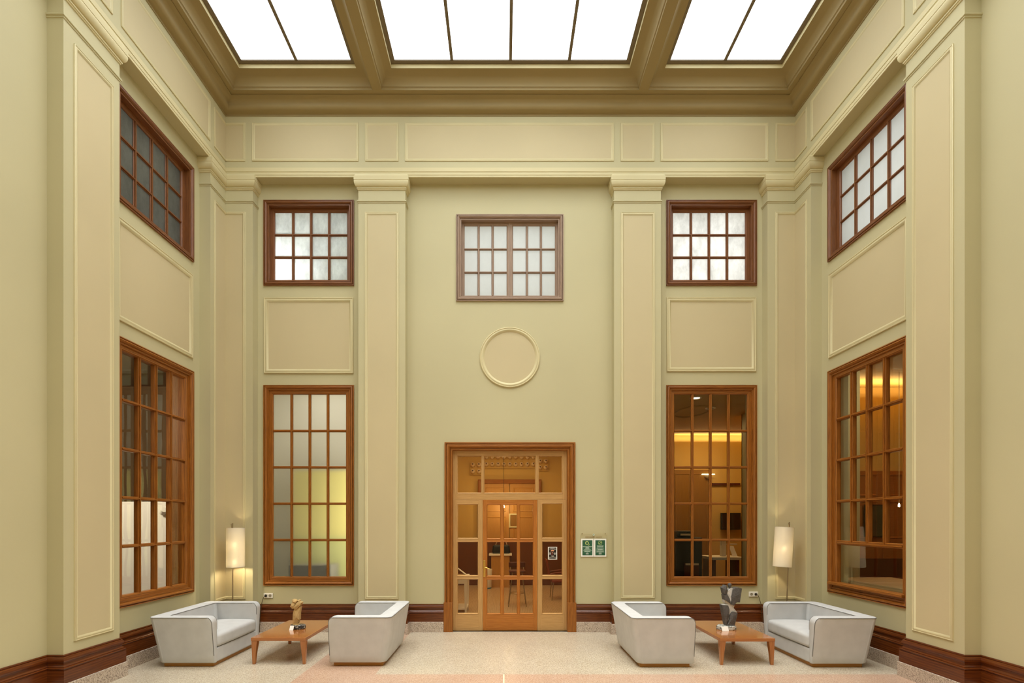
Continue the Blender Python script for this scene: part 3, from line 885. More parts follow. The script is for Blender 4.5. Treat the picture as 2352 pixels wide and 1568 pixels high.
m = MB(); m.box(725, 1004, 1496, 1500, FLOOR, 325, P3); tag(m.build('wall_office_return', M['ochre']), 'return wall of the office', 'wall', kind='structure')
room('store', 'the pale room behind the frosted window', -690, -330, B0, 1420, FLOOR, 400, M['room_white'], M['room_white'], M['grey_box'], 'f')
for nm, A, lab in (('loft_a', (-640, -290), 'the white space behind the high left end window'), ('loft_b', (-200, 230), 'the white space behind the high middle window'),
                   ('loft_c', (310, 690), 'the white space behind the high right end window')):
    room(nm, lab, A[0], A[1], B0, B0 + 130, 460, 800, M['loft_white'], M['loft_white'], M['loft_white'], 'f')
XLo, XRo = XL - REC - TH, XR + REC + TH
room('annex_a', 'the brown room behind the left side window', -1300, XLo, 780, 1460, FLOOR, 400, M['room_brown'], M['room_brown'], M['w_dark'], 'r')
room('annex_b', 'the panelled room behind the hatch window', XRo, 1420, 700, 1470, FLOOR, 400, M['ochre'], M['ochre'], M['w_dark'], 'l')
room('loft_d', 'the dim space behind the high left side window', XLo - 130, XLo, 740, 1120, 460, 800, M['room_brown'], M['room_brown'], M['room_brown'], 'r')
room('loft_e', 'the white space behind the high right side window', XRo, XRo + 130, 740, 1120, 460, 800, M['loft_white'], M['loft_white'], M['loft_white'], 'l')

def area(name, x, d, v, sx, sy, watts, col, rot=(0, 0, 0), spread=PI):
    l = bpy.data.lights.new(name, 'AREA'); l.shape = 'RECTANGLE'; l.size = sx; l.size_y = sy; l.energy = watts; l.color = col; l.spread = spread
    o = bpy.data.objects.new(name, l); COL.objects.link(o); o.location = P3(x, d, v); o.rotation_euler = rot
    return o
WARM = (1.0, 0.7, 0.36); DAY = (1.0, 0.99, 0.96)
L = {}
SKYW = 205.0; SPREAD = 1.6
L['cafe'] = area('cafe_ceiling_light', 0, 1640, 326, 2.6, 3.5, 85, (1.0, 0.68, 0.33))
L['cafe2'] = area('cafe_entrance_fill', -60, 1330, 326, 2.4, 0.8, 46, (1.0, 0.8, 0.52))  # unseen fill added to brighten the cafe near the entrance
L['office'] = area('office_cove_light', 800, 1842, 300, 2.4, 0.1, 13, (1.0, 0.8, 0.46), (PI, 0, 0))
L['office2'] = area('office_ceiling_light', 720, 1660, 318, 1.0, 1.0, 46, (1.0, 0.66, 0.3))
L['store'] = area('store_fill', -338, B0 + 40, 20, 0.5, 2.4, 36, (1.0, 0.97, 0.86), (PI / 2, 0, 0.75))  # unseen front fill added to brighten the yellow partition
L['store2'] = area('store_ceiling_light', -480, 1300, 396, 1.2, 0.6, 14, (1.0, 0.98, 0.92))
L['loft_a'] = area('loft_light_a', -590, B0 + 70, 500, 1.1, 0.9, 100, (0.93, 0.97, 1.0), (-PI / 2, 0, -0.35))
L['loft_b'] = area('loft_light_b', 14, B0 + 110, 617, 2.2, 1.8, 12, DAY, (-PI / 2, 0, 0))
L['loft_c'] = area('loft_light_c', 490, B0 + 90, 610, 2.0, 1.8, 24, DAY, (-PI / 2, 0, 0))
L['loft_d'] = area('loft_light_d', XLo - 110, 930, 650, 1.5, 1.2, 4.5, (0.96, 0.98, 1.0), (0, -PI / 2, 0))
L['loft_e'] = area('loft_light_e', XRo + 110, 890, 610, 1.6, 1.6, 12, (0.97, 0.98, 1.0), (0, PI / 2, 0))
L['side_a'] = area('left_room_light', -1000, 900, 300, 1.2, 1.2, 190, (1, 0.88, 0.76), (PI / 3, 0, 0))
L['side_b'] = area('right_room_light', 1000, 1040, 396, 1.6, 1.6, 50, (1.0, 0.8, 0.52))
L['side_b2'] = area('right_room_cove_light', 1060, 1410, 368, 3.4, 0.25, 40, WARM, (PI, 0, 0))

for i, (x0, x1) in enumerate(COF):
    area('skylight_daylight_%d' % (i + 1), (x0 + x1) / 2, (YC0 + YC1) / 2, 987.0, (x1 - x0 - 74) * U, (YC1 - YC0 - 74) * U, SKYW * (x1 - x0 - 74) / 496.0, DAY, spread=SPREAD)

def at(px, py, D):
    return ((px - 1157) * D / FOC, (1197 - py) * D / FOC)
def thing(name, label, cat, x, d, v=FLOOR, group=None, rot=(0, 0, 0)):
    return empty(name, P3(x, d, v), rot, label=label, cat=cat, group=group)
def rel(root):
    o = Vector(root.location)
    return lambda x, d, v: tuple(Vector(P3(x, d, v)) - o)

# --- cafe: wainscot and double doors on its far wall
m = MB()
m.box(-322, 340, 2044, 2049.5, FLOOR, -72, P3, k=K)
m.box(-321.5, -316, 1250, 2044, FLOOR, -72, P3, k=K)
m.box(334, 339.5, 1250, 2044, FLOOR, -72, P3, k=K)
tag(m.build('trim_60', M['w_dark']), 'dark red wooden wainscot round the cafe', 'wainscot', kind='structure')
t = empty('bar_counter', P3(10, 2006, FLOOR), label='long dark red bar counter across the back of the cafe', cat='bar')
f = lambda x, d, v: tuple(Vector(P3(x, d, v)) - Vector(t.location))
m = MB(); m.box(-314, 332, 1992, 2020, FLOOR, -78, f, k=K); m.build('bar_front', M['w_bar'], t)
m = MB(); m.box(-314, 332, 1986, 2024, -78, -73, f, k=K); m.build('bar_top', M['w_cafe_door'], t, bevel=0.008)
m = MB()
m.sweep([(-107, FLOOR), (-107, 174), (156, 174), (156, FLOOR)], [(0, 0), (0, 8), (4, 10), (16, 8), (18, 2), (18, 0)], lambda a, b, h: P3(a, 2044 - h, b), side=-1, k=K)
dr = tag(m.build('door_2', M['w_win']), 'panelled double doors on the far wall of the cafe', 'door', kind='structure')
for a0, a1 in ((-89, 23.5), (25.5, 138)):
    p = MB(); p.box(a0, a1, FLOOR, 156, -2, 3, lambda a, b, h: P3(a, 2044 - h, b), k=K)
    for b0, b1 in ((-120, 20), (40, 140)):
        p.sweep([(a0 + 14, b0), (a1 - 14, b0), (a1 - 14, b1), (a0 + 14, b1)], [(0, 3), (1.5, 5), (4, 4.5), (6, 3)], lambda a, b, h: P3(a, 2044 - h, b), closed=True, side=1, k=K)
    p.build('door_leaf', M['w_cafe_door'], dr)
# framed picture on the doors
x0, v1_ = at(1169, 1179, 2036); x1, v0_ = at(1190, 1211.5, 2036)
t = thing('picture', 'cream framed picture hanging on the cafe double doors', 'picture', (x0 + x1) / 2, 2038, v0_)
f = rel(t); m = MB()
m.sweep([(x0, v0_), (x1, v0_), (x1, v1_), (x0, v1_)], [(0, 0), (0, 3), (5, 3.4), (6, 1.5), (6, 0)], lambda a, b, h: f(a, 2040 - h, b), closed=True, side=1)
m.build('frame', M['cream'], t)
m = MB(); m.box(x0 + 5, x1 - 5, 2039, 2040, v0_ + 5, v1_ - 5, f); m.build('print', M['w_office_door'], t)
# ceramic lamp panels high on the cafe wall
def cup_panel(label, px0, px1, py0, py1, cols, rows, D=2040):
    x0, v1 = at(px0, py0, D); x1, v0 = at(px1, py1, D)
    t = thing('wall_panel', label, 'wall panel', (x0 + x1) / 2, D + 9, v0, group=None)
    f = rel(t)
    m = MB(); m.box(x0, x1, D + 4, D + 9, v0, v1, f); m.build('backboard', M['ochre'], t)
    r = min((x1 - x0) / cols, (v1 - v0) / rows) * 0.36 * U
    for j in range(rows):
        for i in range(cols):
            cx = x0 + (i + 0.5) * (x1 - x0) / cols; cv = v0 + (j + 0.5) * (v1 - v0) / rows
            m = MB()
            m.lathe([(0.001, 0), (r * 0.8, 0), (r, 0.04), (r * 0.95, 0.08), (r * 0.7, 0.12), (r * 0.42, 0.14), (r * 0.36, 0.135), (r * 0.34, 0.09), (0.001, 0.088)], 20, f(cx, D + 4, cv), Matrix.Rotation(PI / 2 - 0.12, 3, 'X'))
            o = m.build('cup', M['cup'], t, smooth=50)
            m = MB()
            m.lathe([(0.001, 0.0), (r * 0.34, 0.0), (r * 0.34, 0.004), (0.001, 0.004)], 16, Vector(f(cx, D + 4, cv)) + Matrix.Rotation(PI / 2 - 0.12, 3, 'X') @ Vector((0, 0, 0.125)), Matrix.Rotation(PI / 2 - 0.12, 3, 'X'))
            m.build('cup_mouth', M['cup_hole'], o)
cup_panel('long panel of round clay cups above the cafe doors', 1110.5, 1231.5, 1041, 1075, 9, 2)
cup_panel('small panel of four clay cups left of the long panel', 1079, 1107.5, 1060, 1090, 2, 2)
cup_panel('small panel of four clay cups right of the long panel', 1234, 1260, 1052, 1081, 2, 2)
# hanging bulb
bx, bv = at(1157.4, 1163, 1960)
t = thing('pendant_bulb', 'bare glowing bulb hanging on a thin cord in the cafe', 'lamp', bx, 1960, bv - 8)
f = rel(t); m = MB(); m.tube([f(bx, 1960, bv + 5), f(bx, 1960, 329)], 0.006, 6); m.build('cord', M['ink'], t)
m = MB(); m.lathe([(0.001, -0.03), (0.012, -0.027), (0.018, -0.012), (0.017, 0.006), (0.009, 0.024), (0.008, 0.036), (0.001, 0.037)], 16, f(bx, 1960, bv)); m.build('bulb', M['bulb_cafe'], t, smooth=60)
# counter with white top
x0, vt = at(1123, 1271.5, 1920); x1, vb = at(1175.8, 1276, 1920)
t = thing('cafe_counter', 'narrow wooden cafe counter with a white top', 'counter', (x0 + x1) / 2, 1950)
f = rel(t); m = MB(); m.box(x0, x1, 1918, 1982, vb, vt, f); m.build('top', M['plastic'], t, bevel=0.005)
m = MB(); m.box(x0 + 9, x1 - 9, 1924, 1980, FLOOR, vb, f, k=K); m.build('body', M['w_cafe_door'], t)
xc = (x0 + x1) / 2
t = thing('handbag', 'black bag with arched pale handle on the cafe counter', 'bag', xc + 3, 1948, vt)
f = rel(t)
m = rounded_box(0.52, 0.2, 0.24, 0.05, 5, (0, 0, 0.12), lambda x, y, z: (x * (1 - z * 0.5), y * (1 - z), z)); m.build('body', M['black'], t, smooth=60)
m = MB(); m.tube([(-0.16, -0.04, 0.2), (-0.13, -0.05, 0.3), (-0.04, -0.06, 0.37), (0.05, -0.06, 0.37), (0.14, -0.05, 0.3), (0.17, -0.04, 0.2)], 0.009, 8); m.build('handle', M['cup'], t, smooth=60)
# bin beside the counter
bx0, bvt = at(1119, 1299, 1900)
t = thing('waste_bin', 'grey and cream bin beside the cafe counter', 'bin', bx0 - 2, 1900)
m = MB(); m.lathe([(0.001, 0.02), (0.12, 0.02), (0.13, 0.04), (0.15, 0.5), (0.14, 0.52), (0.001, 0.54)], 24); m.build('body', M['room_white'], t, smooth=40)
m = MB(); m.lathe([(0.001, 0.0), (0.125, 0.0), (0.128, 0.12), (0.001, 0.12)], 24); m.build('base', M['teal'], t, smooth=40)
# bar stool
def stool():
    t = thing('bar_stool', 'bar stool with dark red seat on chrome legs in the cafe', 'stool', *(at(1188, 1313, 1512)[0], 1512))
    m = rounded_box(0.36, 0.36, 0.035, 0.017, 5, (0, 0, 0.735), lambda x, y, z: (x, y, z + 0.25 * y * y)); m.build('seat', M['w_dark'], t, smooth=60)
    m = rounded_box(0.36, 0.03, 0.12, 0.014, 5, (0, 0.17, 0.86)); m.build('backrest', M['w_dark'], t, smooth=60)
    for sx in (-1, 1):
        for sy in (-1, 1):
            m = MB(); m.tube([(sx * 0.1, sy * 0.1, 0.73), (sx * 0.19, sy * 0.19, 0.0)], 0.009, 8); m.build('leg', M['steel'], t, smooth=60)
    m = MB(); r_ = 0.16
    m.tube([(r_ * math.cos(a), r_ * math.sin(a), 0.27) for a in [2 * PI * i / 20 for i in range(21)]], 0.008, 8); m.build('footrest', M['steel'], t, smooth=60)
    for sx in (-1, 1):
        m = MB(); m.tube([(sx * 0.14, 0.12, 0.73), (sx * 0.14, 0.17, 0.82)], 0.008, 8); m.build('back_post', M['steel'], t, smooth=60)
stool()
# armchair at right
ax = at(1291, 1377, 1640)[0]
t = thing('cafe_armchair', 'brown wooden armchair on thin steel legs in the cafe', 'chair', ax, 1640)
m = rounded_box(0.52, 0.5, 0.06, 0.025, 5, (0, 0, 0.43)); m.build('seat', M['w_chair'], t, smooth=60)
m = rounded_box(0.04, 0.48, 0.42, 0.018, 5, (-0.3, 0, 0.72), lambda x, y, z: (x - 0.16 * (z - 0.5), y, z)); m.build('backrest', M['w_chair'], t, smooth=60)
for sy in (-1, 1):
    m = MB(); m.tube([(-0.3, sy * 0.25, 0.6), (-0.2, sy * 0.25, 0.62), (0.05, sy * 0.25, 0.65), (0.28, sy * 0.25, 0.63)], [0.015, 0.02, 0.022, 0.018], 8); m.build('armrest', M['w_chair'], t, smooth=60)
    for sx in (-1, 1):
        m = MB(); m.tube([(sx * 0.22, sy * 0.22, 0.42), (sx * 0.26, sy * 0.24, 0.0)], 0.01, 8); m.build('leg', M['steel'], t, smooth=60)
    m = MB(); m.tube([(0.24, sy * 0.25, 0.62), (0.23, sy * 0.23, 0.42)], 0.01, 8); m.build('arm_post', M['steel'], t, smooth=60)
# white side table at left
wx = at(1074, 1323, 1383)[0]
t = thing('side_table', 'white wooden side table behind the left side light', 'table', wx - 38, 1400)
f = rel(t)
hx = 0.26
m = MB(); m.box(-hx - 0.02, hx + 0.02, -0.3, 0.3, 0.70, 0.73); m.build('top', M['plastic'], t, bevel=0.004)
m = MB(); m.box(-hx, hx, -0.28, 0.28, 0.6, 0.7); m.build('apron', M['plastic'], t)
m = MB(); m.box(-hx, hx, -0.28, 0.28, 0.10, 0.125); m.build('shelf', M['plastic'], t)
for sx in (-1, 1):
    for sy in (-1, 1):
        m = MB()
        for k_ in range(1): m.grid([[(sx * (hx - 0.02) - w, sy * 0.26 - w, z), (sx * (hx - 0.02) + w, sy * 0.26 - w, z), (sx * (hx - 0.02) + w, sy * 0.26 + w, z), (sx * (hx - 0.02) - w, sy * 0.26 + w, z)] for z, w in ((0.0, 0.017), (0.6, 0.03), (0.7, 0.03))], closed=True)
        m.build('leg', M['plastic'], t)
loc_ = Vector(t.location)
t2 = empty('magazine_stand', (loc_.x + 0.13, loc_.y - 0.05, 0.732), (0, 0, 0.1), label='open magazine propped on the white side table', cat='magazine')
m = MB(); m.box(-0.1, 0.1, -0.1, 0.1, 0, 0.025); m.build('stack', M['cup'], t2)
m = MB(); m.face([(-0.12, -0.09, 0.2), (0.1, -0.09, 0.03), (0.1, 0.1, 0.03), (-0.12, 0.1, 0.2)]); m.face([(-0.12, -0.09, 0.185), (0.1, -0.09, 0.015), (0.1, 0.1, 0.015), (-0.12, 0.1, 0.185)])
m.grid([[(-0.12, -0.09, 0.2), (0.1, -0.09, 0.03), (0.1, 0.1, 0.03), (-0.12, 0.1, 0.2)], [(-0.12, -0.09, 0.185), (0.1, -0.09, 0.015), (0.1, 0.1, 0.015), (-0.12, 0.1, 0.185)]], closed=True)
m.build('cover', M['plastic'], t2)

# --- office behind the right end window
D = 1858
x0, v1_ = at(1544, 1079, D); x1, v0_ = at(1629, 1340, D)
m = MB(); m.box(x0, x1, D - 6, D + 5, FLOOR, v1_, P3, k=K)
for a0, a1 in ((x0 + 8, (x0 + x1) / 2 - 4), ((x0 + x1) / 2 + 4, x1 - 8)):
    m.sweep([(a0, -180), (a1, -180), (a1, v1_ - 14), (a0, v1_ - 14)], [(0, 0), (1, 2), (4, 1), (5, 0)], lambda a, b, h: P3(a, D - 6 - h, b), closed=True, side=1, k=K)
tag(m.build('door_3', M['w_office_door']), 'brown double doors on the far wall of the office', 'door', kind='structure')
m = MB(); x0, v1_ = at(1540, 1109, D); x1, v0_ = at(1700, 1114, D)
m.box(x0, x1, D - 2, D + 5, v0_, v1_, P3, k=K); tag(m.build('trim_61', M['w_dark']), 'thin dark picture rail in the office', 'rail', kind='structure')
# added ring imitating a reflected medallion, and spots on the office ceiling
def on_ceil(px, py, vz=325):
    Dp = vz * FOC / (1197 - py)
    return ((px - 1157) * Dp / FOC, Dp)
t = empty('trim_62', P3(on_ceil(1589, 945)[0], on_ceil(1589, 945)[1], 325), kind='structure', label='added ring on the office ceiling imitating a reflected medallion', cat='moulding')
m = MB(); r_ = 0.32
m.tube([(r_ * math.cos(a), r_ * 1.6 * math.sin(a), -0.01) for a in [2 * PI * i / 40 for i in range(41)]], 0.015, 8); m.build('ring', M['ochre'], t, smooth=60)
for px, py, lab in ((1598, 912.5, 'small lit downlight in the office ceiling'), (1632, 936, 'unlit round downlight in the office ceiling')):
    cx, cd = on_ceil(px, py)
    t = thing('ceiling_spot', lab, 'ceiling light', cx, cd, 324.6)
    m = MB(); m.lathe([(0.1, 0.0), (0.1, -0.012), (0.075, -0.014), (0.072, 0.0)], 24); m.build('rim', M['plastic'], t, smooth=40)
    m = MB(); m.lathe([(0.001, -0.004), (0.072, -0.004), (0.072, -0.001), (0.001, -0.001)], 24); m.build('lens', M['led'] if 'lit down' in lab and 'unlit' not in lab else M['hole'], t)
# wall lamp: light strip with a dome
sx0, sv = at(1612, 1089, 1850); sx1, _ = at(1641, 1089, 1850)
t = thing('wall_light', 'slim glowing strip light with white dome in the office', 'wall light', (sx0 + sx1) / 2, 1850, sv)
f = rel(t); m = MB(); m.box(sx0, sx1, 1846, 1851, sv - 1.6, sv + 1.6, f); m.build('strip', M['led'], t)
m = MB(); m.lathe([(0.001, -0.12), (0.05, -0.1), (0.085, -0.06), (0.09, -0.03), (0.001, -0.02)], 20, f((sx0 + sx1) / 2 - 2, 1846, sv)); m.build('dome', M['plastic'], t, smooth=60)
# coffee machine
cx = at(1574, 1300, 1560)[0]
t = thing('coffee_machine', 'black vending coffee machine at left inside the office', 'coffee machine', cx, 1560)
m = MB(); m.box(-0.3, 0.28, -0.25, 0.25, 0.0, 1.46); m.build('cabinet', M['black'], t, bevel=0.02)
m = MB(); m.box(-0.27, 0.1, -0.26, 0.2, 1.46, 1.6); m.build('hopper', M['black'], t, bevel=0.03)
m = MB(); m.box(-0.2, 0.05, -0.27, -0.24, 1.5, 1.54); m.build('display', M['cup'], t)
m = MB(); m.box(-0.05, 0.25, -0.275, -0.245, 1.38, 1.42); m.build('trim_strip', M['steel'], t)
m = MB(); m.box(-0.12, 0.2, -0.27, -0.245, 0.62, 0.9); m.build('outlet_bay', M['w_dark'], t)
m = MB(); m.box(-0.1, 0.18, -0.3, -0.25, 0.86, 0.9); m.build('drip_shelf', M['cup'], t)
# screen
x0, v1_ = at(1658, 1177.5, 1840); x1, v0_ = at(1703, 1216, 1840)
t = thing('tv_screen', 'dark flat screen on the office wall', 'screen', (x0 + x1) / 2, 1850, v0_)
f = rel(t); m = MB(); m.box(x0, x1, 1845, 1853, v0_, v1_, f); m.build('housing', M['black'], t)
m = MB(); m.box(x0 + 3, x1 - 3, 1844.4, 1845.4, v0_ + 3, v1_ - 3, f); m.build('display', M['screen'], t)
# desk with post
x0, vt = at(1634, 1279, 1540); x1, vb = at(1706, 1290, 1540)
t = thing('office_desk', 'pale office desk with white post at right', 'desk', (x0 + x1) / 2, 1580)
f = rel(t); m = MB(); m.box(x0, x1, 1535, 1635, vt - 9, vt, f, k=K); m.build('top', M['room_white'], t, bevel=0.006)
px0, _ = at(1658, 1240, 1575); px1, _ = at(1668, 1240, 1575); pv = at(1658, 1238, 1575)[1]
m = MB(); m.box(px0, px1, 1575, 1590, vt, pv, f); m.build('post', M['room_white'], t)
m = MB(); m.box(px0, x1, 1577, 1583, pv - 18, pv - 14, f); m.build('shelf', M['room_white'], t)
for a in (x0 + 12, x1 - 12):
    m = MB(); m.box(a - 4, a + 4, 1545, 1625, FLOOR, vt - 9, f); m.build('leg', M['w_dark'], t)
kx, kv = at(1688, 1282, 1560)
t = empty('card_holder', P3(kx, 1560, vt + 0.3), (0, 0, 0), label='small white card leaning on the office desk', cat='card')
m = MB(); m.grid([[(-0.05, 0.0, 0.0), (0.06, 0.0, 0.0), (0.06, 0.006, 0.0), (-0.05, 0.006, 0.0)], [(-0.09, 0.09, 0.23), (0.01, 0.09, 0.23), (0.01, 0.096, 0.23), (-0.09, 0.096, 0.23)]], closed=True)
m.face([(-0.09, 0.09, 0.23), (0.01, 0.09, 0.23), (0.01, 0.096, 0.23), (-0.09, 0.096, 0.23)])
m.build('card', M['paper'], t)
# --- store room behind the frosted window: vague shapes through the glass
m = MB(); m.box(-560, -335, 1330, 1345, -40, 135, P3); tag(m.build('wall_screen_a', M['room_yellow']), 'yellow partition glowing behind the frosted window', 'partition', kind='structure')
m = MB(); m.box(-560, -335, 1331, 1346, FLOOR, -40, P3); tag(m.build('wall_screen_b', M['room_green']), 'olive panel low behind the frosted window', 'partition', kind='structure')
t = thing('storage_box', 'grey box blurred behind the frosted window', 'box', -480, 1260)
m = MB(); m.box(-0.36, 0.36, -0.25, 0.25, 0.0, 1.05); m.build('carcass', M['grey_box'], t, bevel=0.01)
m = MB(); m.box(-0.34, 0.34, -0.27, -0.25, 0.06, 1.0); m.build('front_panel', M['grey_box'], t)

# --- left side room: white partition with a spot lamp
m = MB(); m.box(-1290, -889, 1300, 1312, FLOOR, 52, P3)
tag(m.build('partition_white', M['room_white']), 'white partition seen through the left side window', 'partition', kind='structure')
sx_, sv_ = at(375, 1174, 1290)
t = thing('spot_lamp', 'small white spot lamp clamped to the white partition', 'lamp', sx_, 1290, sv_)
m = MB(); m.lathe([(0.001, -0.07), (0.045, -0.07), (0.05, -0.05), (0.05, 0.06), (0.001, 0.065)], 20, (0, 0, 0), Matrix.Rotation(0.9, 3, 'Y') @ Matrix.Rotation(0.6, 3, 'X')); m.build('head', M['plastic'], t, smooth=40)
m = MB(); m.tube([(0, 0.0, 0), (0, 0.05, 0.04), (0, 0.08, 0.09)], 0.012, 8); m.build('bracket', M['plastic'], t, smooth=60)
m = MB(); m.box(XRo, 858, 1185, 1200, FLOOR, 400, P3); tag(m.build('wall_annex_return', M['wall']), 'pale return wall inside the hatch window', 'wall', kind='structure')
# --- right side room: panelled wall, picture, counter, bulb
m = MB()
m.box(XRo, 1419, 1462, 1469, FLOOR, 150, P3, k=K)
for i in range(7):
    a0 = 740 + i * 96
    for b0, b1 in ((-240, -70), (-50, 60), (75, 140)):
        m.sweep([(a0, b0), (a0 + 84, b0), (a0 + 84, b1), (a0, b1)], [(0, 0), (1, 2.4), (4, 1.4), (6, 0)], lambda a, b, h: P3(a, 1462 - h, b), closed=True, side=1, k=K)
tag(m.build('trim_63', M['w_cafe']), 'brown panelling on the far wall behind the serving hatch', 'panelling', kind='structure')
m = MB(); m.box(XRo, 1419, 1458, 1468, FLOOR, -110, P3, k=K); tag(m.build('trim_64', M['w_dark']), 'dark lower panelling behind the serving hatch', 'panelling', kind='structure')
x0, v1_ = at(1985, 1160, 1455); x1, v0_ = at(2032, 1231, 1455)
t = thing('painting', 'dark landscape painting behind the serving hatch', 'picture', (x0 + x1) / 2, 1457, v0_)
f = rel(t); m = MB(); m.box(x0, x1, 1452, 1457, v0_, v1_, f); m.build('canvas', M['cover_print'], t)
m = MB(); m.sweep([(x0, v0_), (x1, v0_), (x1, v1_), (x0, v1_)], [(-2, 0), (-2, 3), (1, 3), (1, 0)], lambda a, b, h: f(a, 1454 - h, b), closed=True, side=1); m.build('frame', M['black'], t)
bx, bv = at(2065, 1160, 1300)
t = thing('pendant_bulb', 'glowing bulb hanging behind the serving hatch', 'lamp', bx, 1300, bv - 8)
f = rel(t); m = MB(); m.tube([f(bx, 1300, bv + 5), f(bx, 1300, 399)], 0.005, 6); m.build('cord', M['cup'], t)
m = MB(); m.lathe([(0.001, -0.03), (0.012, -0.027), (0.017, -0.012), (0.016, 0.006), (0.009, 0.024), (0.008, 0.036), (0.001, 0.037)], 16, f(bx, 1300, bv)); m.build('bulb', M['bulb_hatch'], t, smooth=60)
m = MB(); m.box(XRo + 2, XRo + 130, 800, 1090, -132, -124, P3, k=K)
t = tag(m.build('serving_counter', M['w_floor']), 'wooden serving counter inside the hatch window', 'counter')
m = MB(); m.box(XRo + 2, XRo + 120, 806, 1084, FLOOR, -132.2, P3, k=K); m.build('counter_body', M['w_dark'], t)

# ---------------------------------------------------------------- loveseats
def loveseat(label):
    root = empty('loveseat', (0, 0, 0), label=label, cat='sofa', group='grey loveseats facing across the coffee tables')
    z0, z1, rt = 0.05, 0.635, 0.085
    Wb, Wt, Db, Dt = 0.545, 0.615, 0.70, 0.785
    def outlines(z, ins):
        t = (z - z0) / (z1 - z0)
        w = Wb + (Wt - Wb) * t - ins
        yb = Db + (Dt - Db) * t - ins
        zf = z - (z1 - rt)
        yf = 0.0 if zf <= 0 else rt - math.sqrt(max(0, rt * rt - min(zf, rt) ** 2))
        yf += ins * 0.6
        wi = 0.485 + (ins if z > 0.5 else 0)
        yi = 0.555 + 0.055 * t + (ins if z > 0.5 else 0)
        rc, ri, b = 0.075, 0.03, 0.016
        o, i_ = [], []
        o += [(-w + b, yf), (-w + b * 0.3, yf + b * 0.3), (-w, yf + b)]
        i_ += [(-wi - b, yf), (-wi - b * 0.3, yf + b * 0.3), (-wi, yf + b)]
        for k in range(1, 7):
            s = k / 7.0
            o.append((-w, yf + b + (yb - rc - yf - b) * s)); i_.append((-wi, yf + b + (yi - ri - yf - b) * s))
        for k in range(0, 9):
            a = PI - k * PI / 16
            o.append((-w + rc + rc * math.cos(a), yb - rc + rc * math.sin(a))); i_.append((-wi + ri + ri * math.cos(a), yi - ri + ri * math.sin(a)))
        for k in range(1, 8):
            s = k / 8.0
            o.append((-w + rc + (2 * w - 2 * rc) * s, yb)); i_.append((-wi + ri + (2 * wi - 2 * ri) * s, yi))
        n = len(o)
        right_o = [(-x, y) for x, y in reversed(o[:18])]; right_i = [(-x, y) for x, y in reversed(i_[:18])]
        return o + right_o, i_ + right_i
    lev = [(0.05, 0.014), (0.056, 0.004), (0.066, 0.0)]
    lev += [(0.066 + (0.54 - 0.066) * k / 6, 0.0) for k in range(1, 7)]
    lev += [(z1 - rt + rt * math.sin(a), 0.0) for a in [0.12, 0.35, 0.6, 0.85]]
    lev += [(0.624, 0.0), (0.630, 0.004), (0.634, 0.012), (0.635, 0.026)]
    lev = sorted(set(lev))
    rings = []
    for z, ins in lev:
        o, i_ = outlines(z, ins)
        rings.append(([Vector((x, y, z)) for x, y in o], [Vector((x, y, z)) for x, y in i_]))
    n = len(rings[0][0])
    def piece(name, a, b):
        m = MB()
        loops = [r[0][a:b + 1] + list(reversed(r[1][a:b + 1])) for r in rings]
        m.grid(loops, closed=True)
        for r in (rings[0], rings[-1]):
            m.grid([[r[0][k], r[1][k]] for k in range(a, b + 1)])
        return m.build(name, M['fabric'], root, smooth=55)
    piece('armrest', 0, 9); piece('backrest', 9, n - 10); piece('armrest', n - 10, n - 1)
    # front rail and cushion
    m = rounded_box(0.974, 0.10, 0.176, 0.012, 6, (0, 0.058, 0.139)); m.build('front_rail', M['fabric'], root, smooth=55)
    def puff(x, y, z):
        c = max(0.0, 1 - (x / 0.49) ** 2) * max(0.0, 1 - ((y - 0.275) / 0.3) ** 2)
        if z > 0.3: z += 0.035 * c ** 0.7
        if y < 0.05 and 0.24 < z: y -= 0.012 * max(0, 1 - (x / 0.49) ** 2)
        return (x, y, z)
    m = rounded_box(0.968, 0.565, 0.165, 0.045, 12, (0, 0.278, 0.312), puff); m.build('seat_cushion', M['fabric'], root, smooth=70)
    # piping
    def pipe_path(side):
        zt = [k for k in range(len(lev)) if lev[k][0] >= 0.07 and lev[k][0] <= 0.624]
        idx = 2 if side == 0 else 2
        up = [rings[k][side][1] for k in zt[:-1]]
        topk = zt[-1]
        along = rings[topk][side][1:n - 1]
        dn = [rings[k][side][n - 2] for k in reversed(zt[:-1])]
        return up + along + dn
    m = MB(); m.tube(pipe_path(0), 0.0042, 6)
    pi_ = [p for p in pipe_path(1) if p.z > 0.4]
    m.tube(pi_, 0.0036, 6)
    m.build('piping', M['piping'], root, smooth=60)
    # wooden base
    m = MB(); m.box(-0.5, 0.5, 0.04, 0.655, 0.0, 0.052); m.build('plinth_base', M['w_plinth'], root, bevel=0.004)
    return root
sofa = loveseat('grey loveseat against the left wall in front of the left lamp')
sofa.location = (-3.575, 6.63, 0); sofa.rotation_euler = (0, 0, PI / 2)
for loc, rz, lab in (((-2.165, 6.655, 0), -PI / 2, 'grey loveseat with its back to the door, beside the table with the tan sculpture'),
                     ((2.345, 6.60, 0), PI / 2, 'grey loveseat with its back to the door, beside the table with the grey sculpture'),
                     ((3.79, 6.60, 0), -PI / 2, 'grey loveseat against the right wall in front of the tilted lamp')):
    s = copy_tree(sofa); s.location = loc; s.rotation_euler = (0, 0, rz); s['label'] = lab

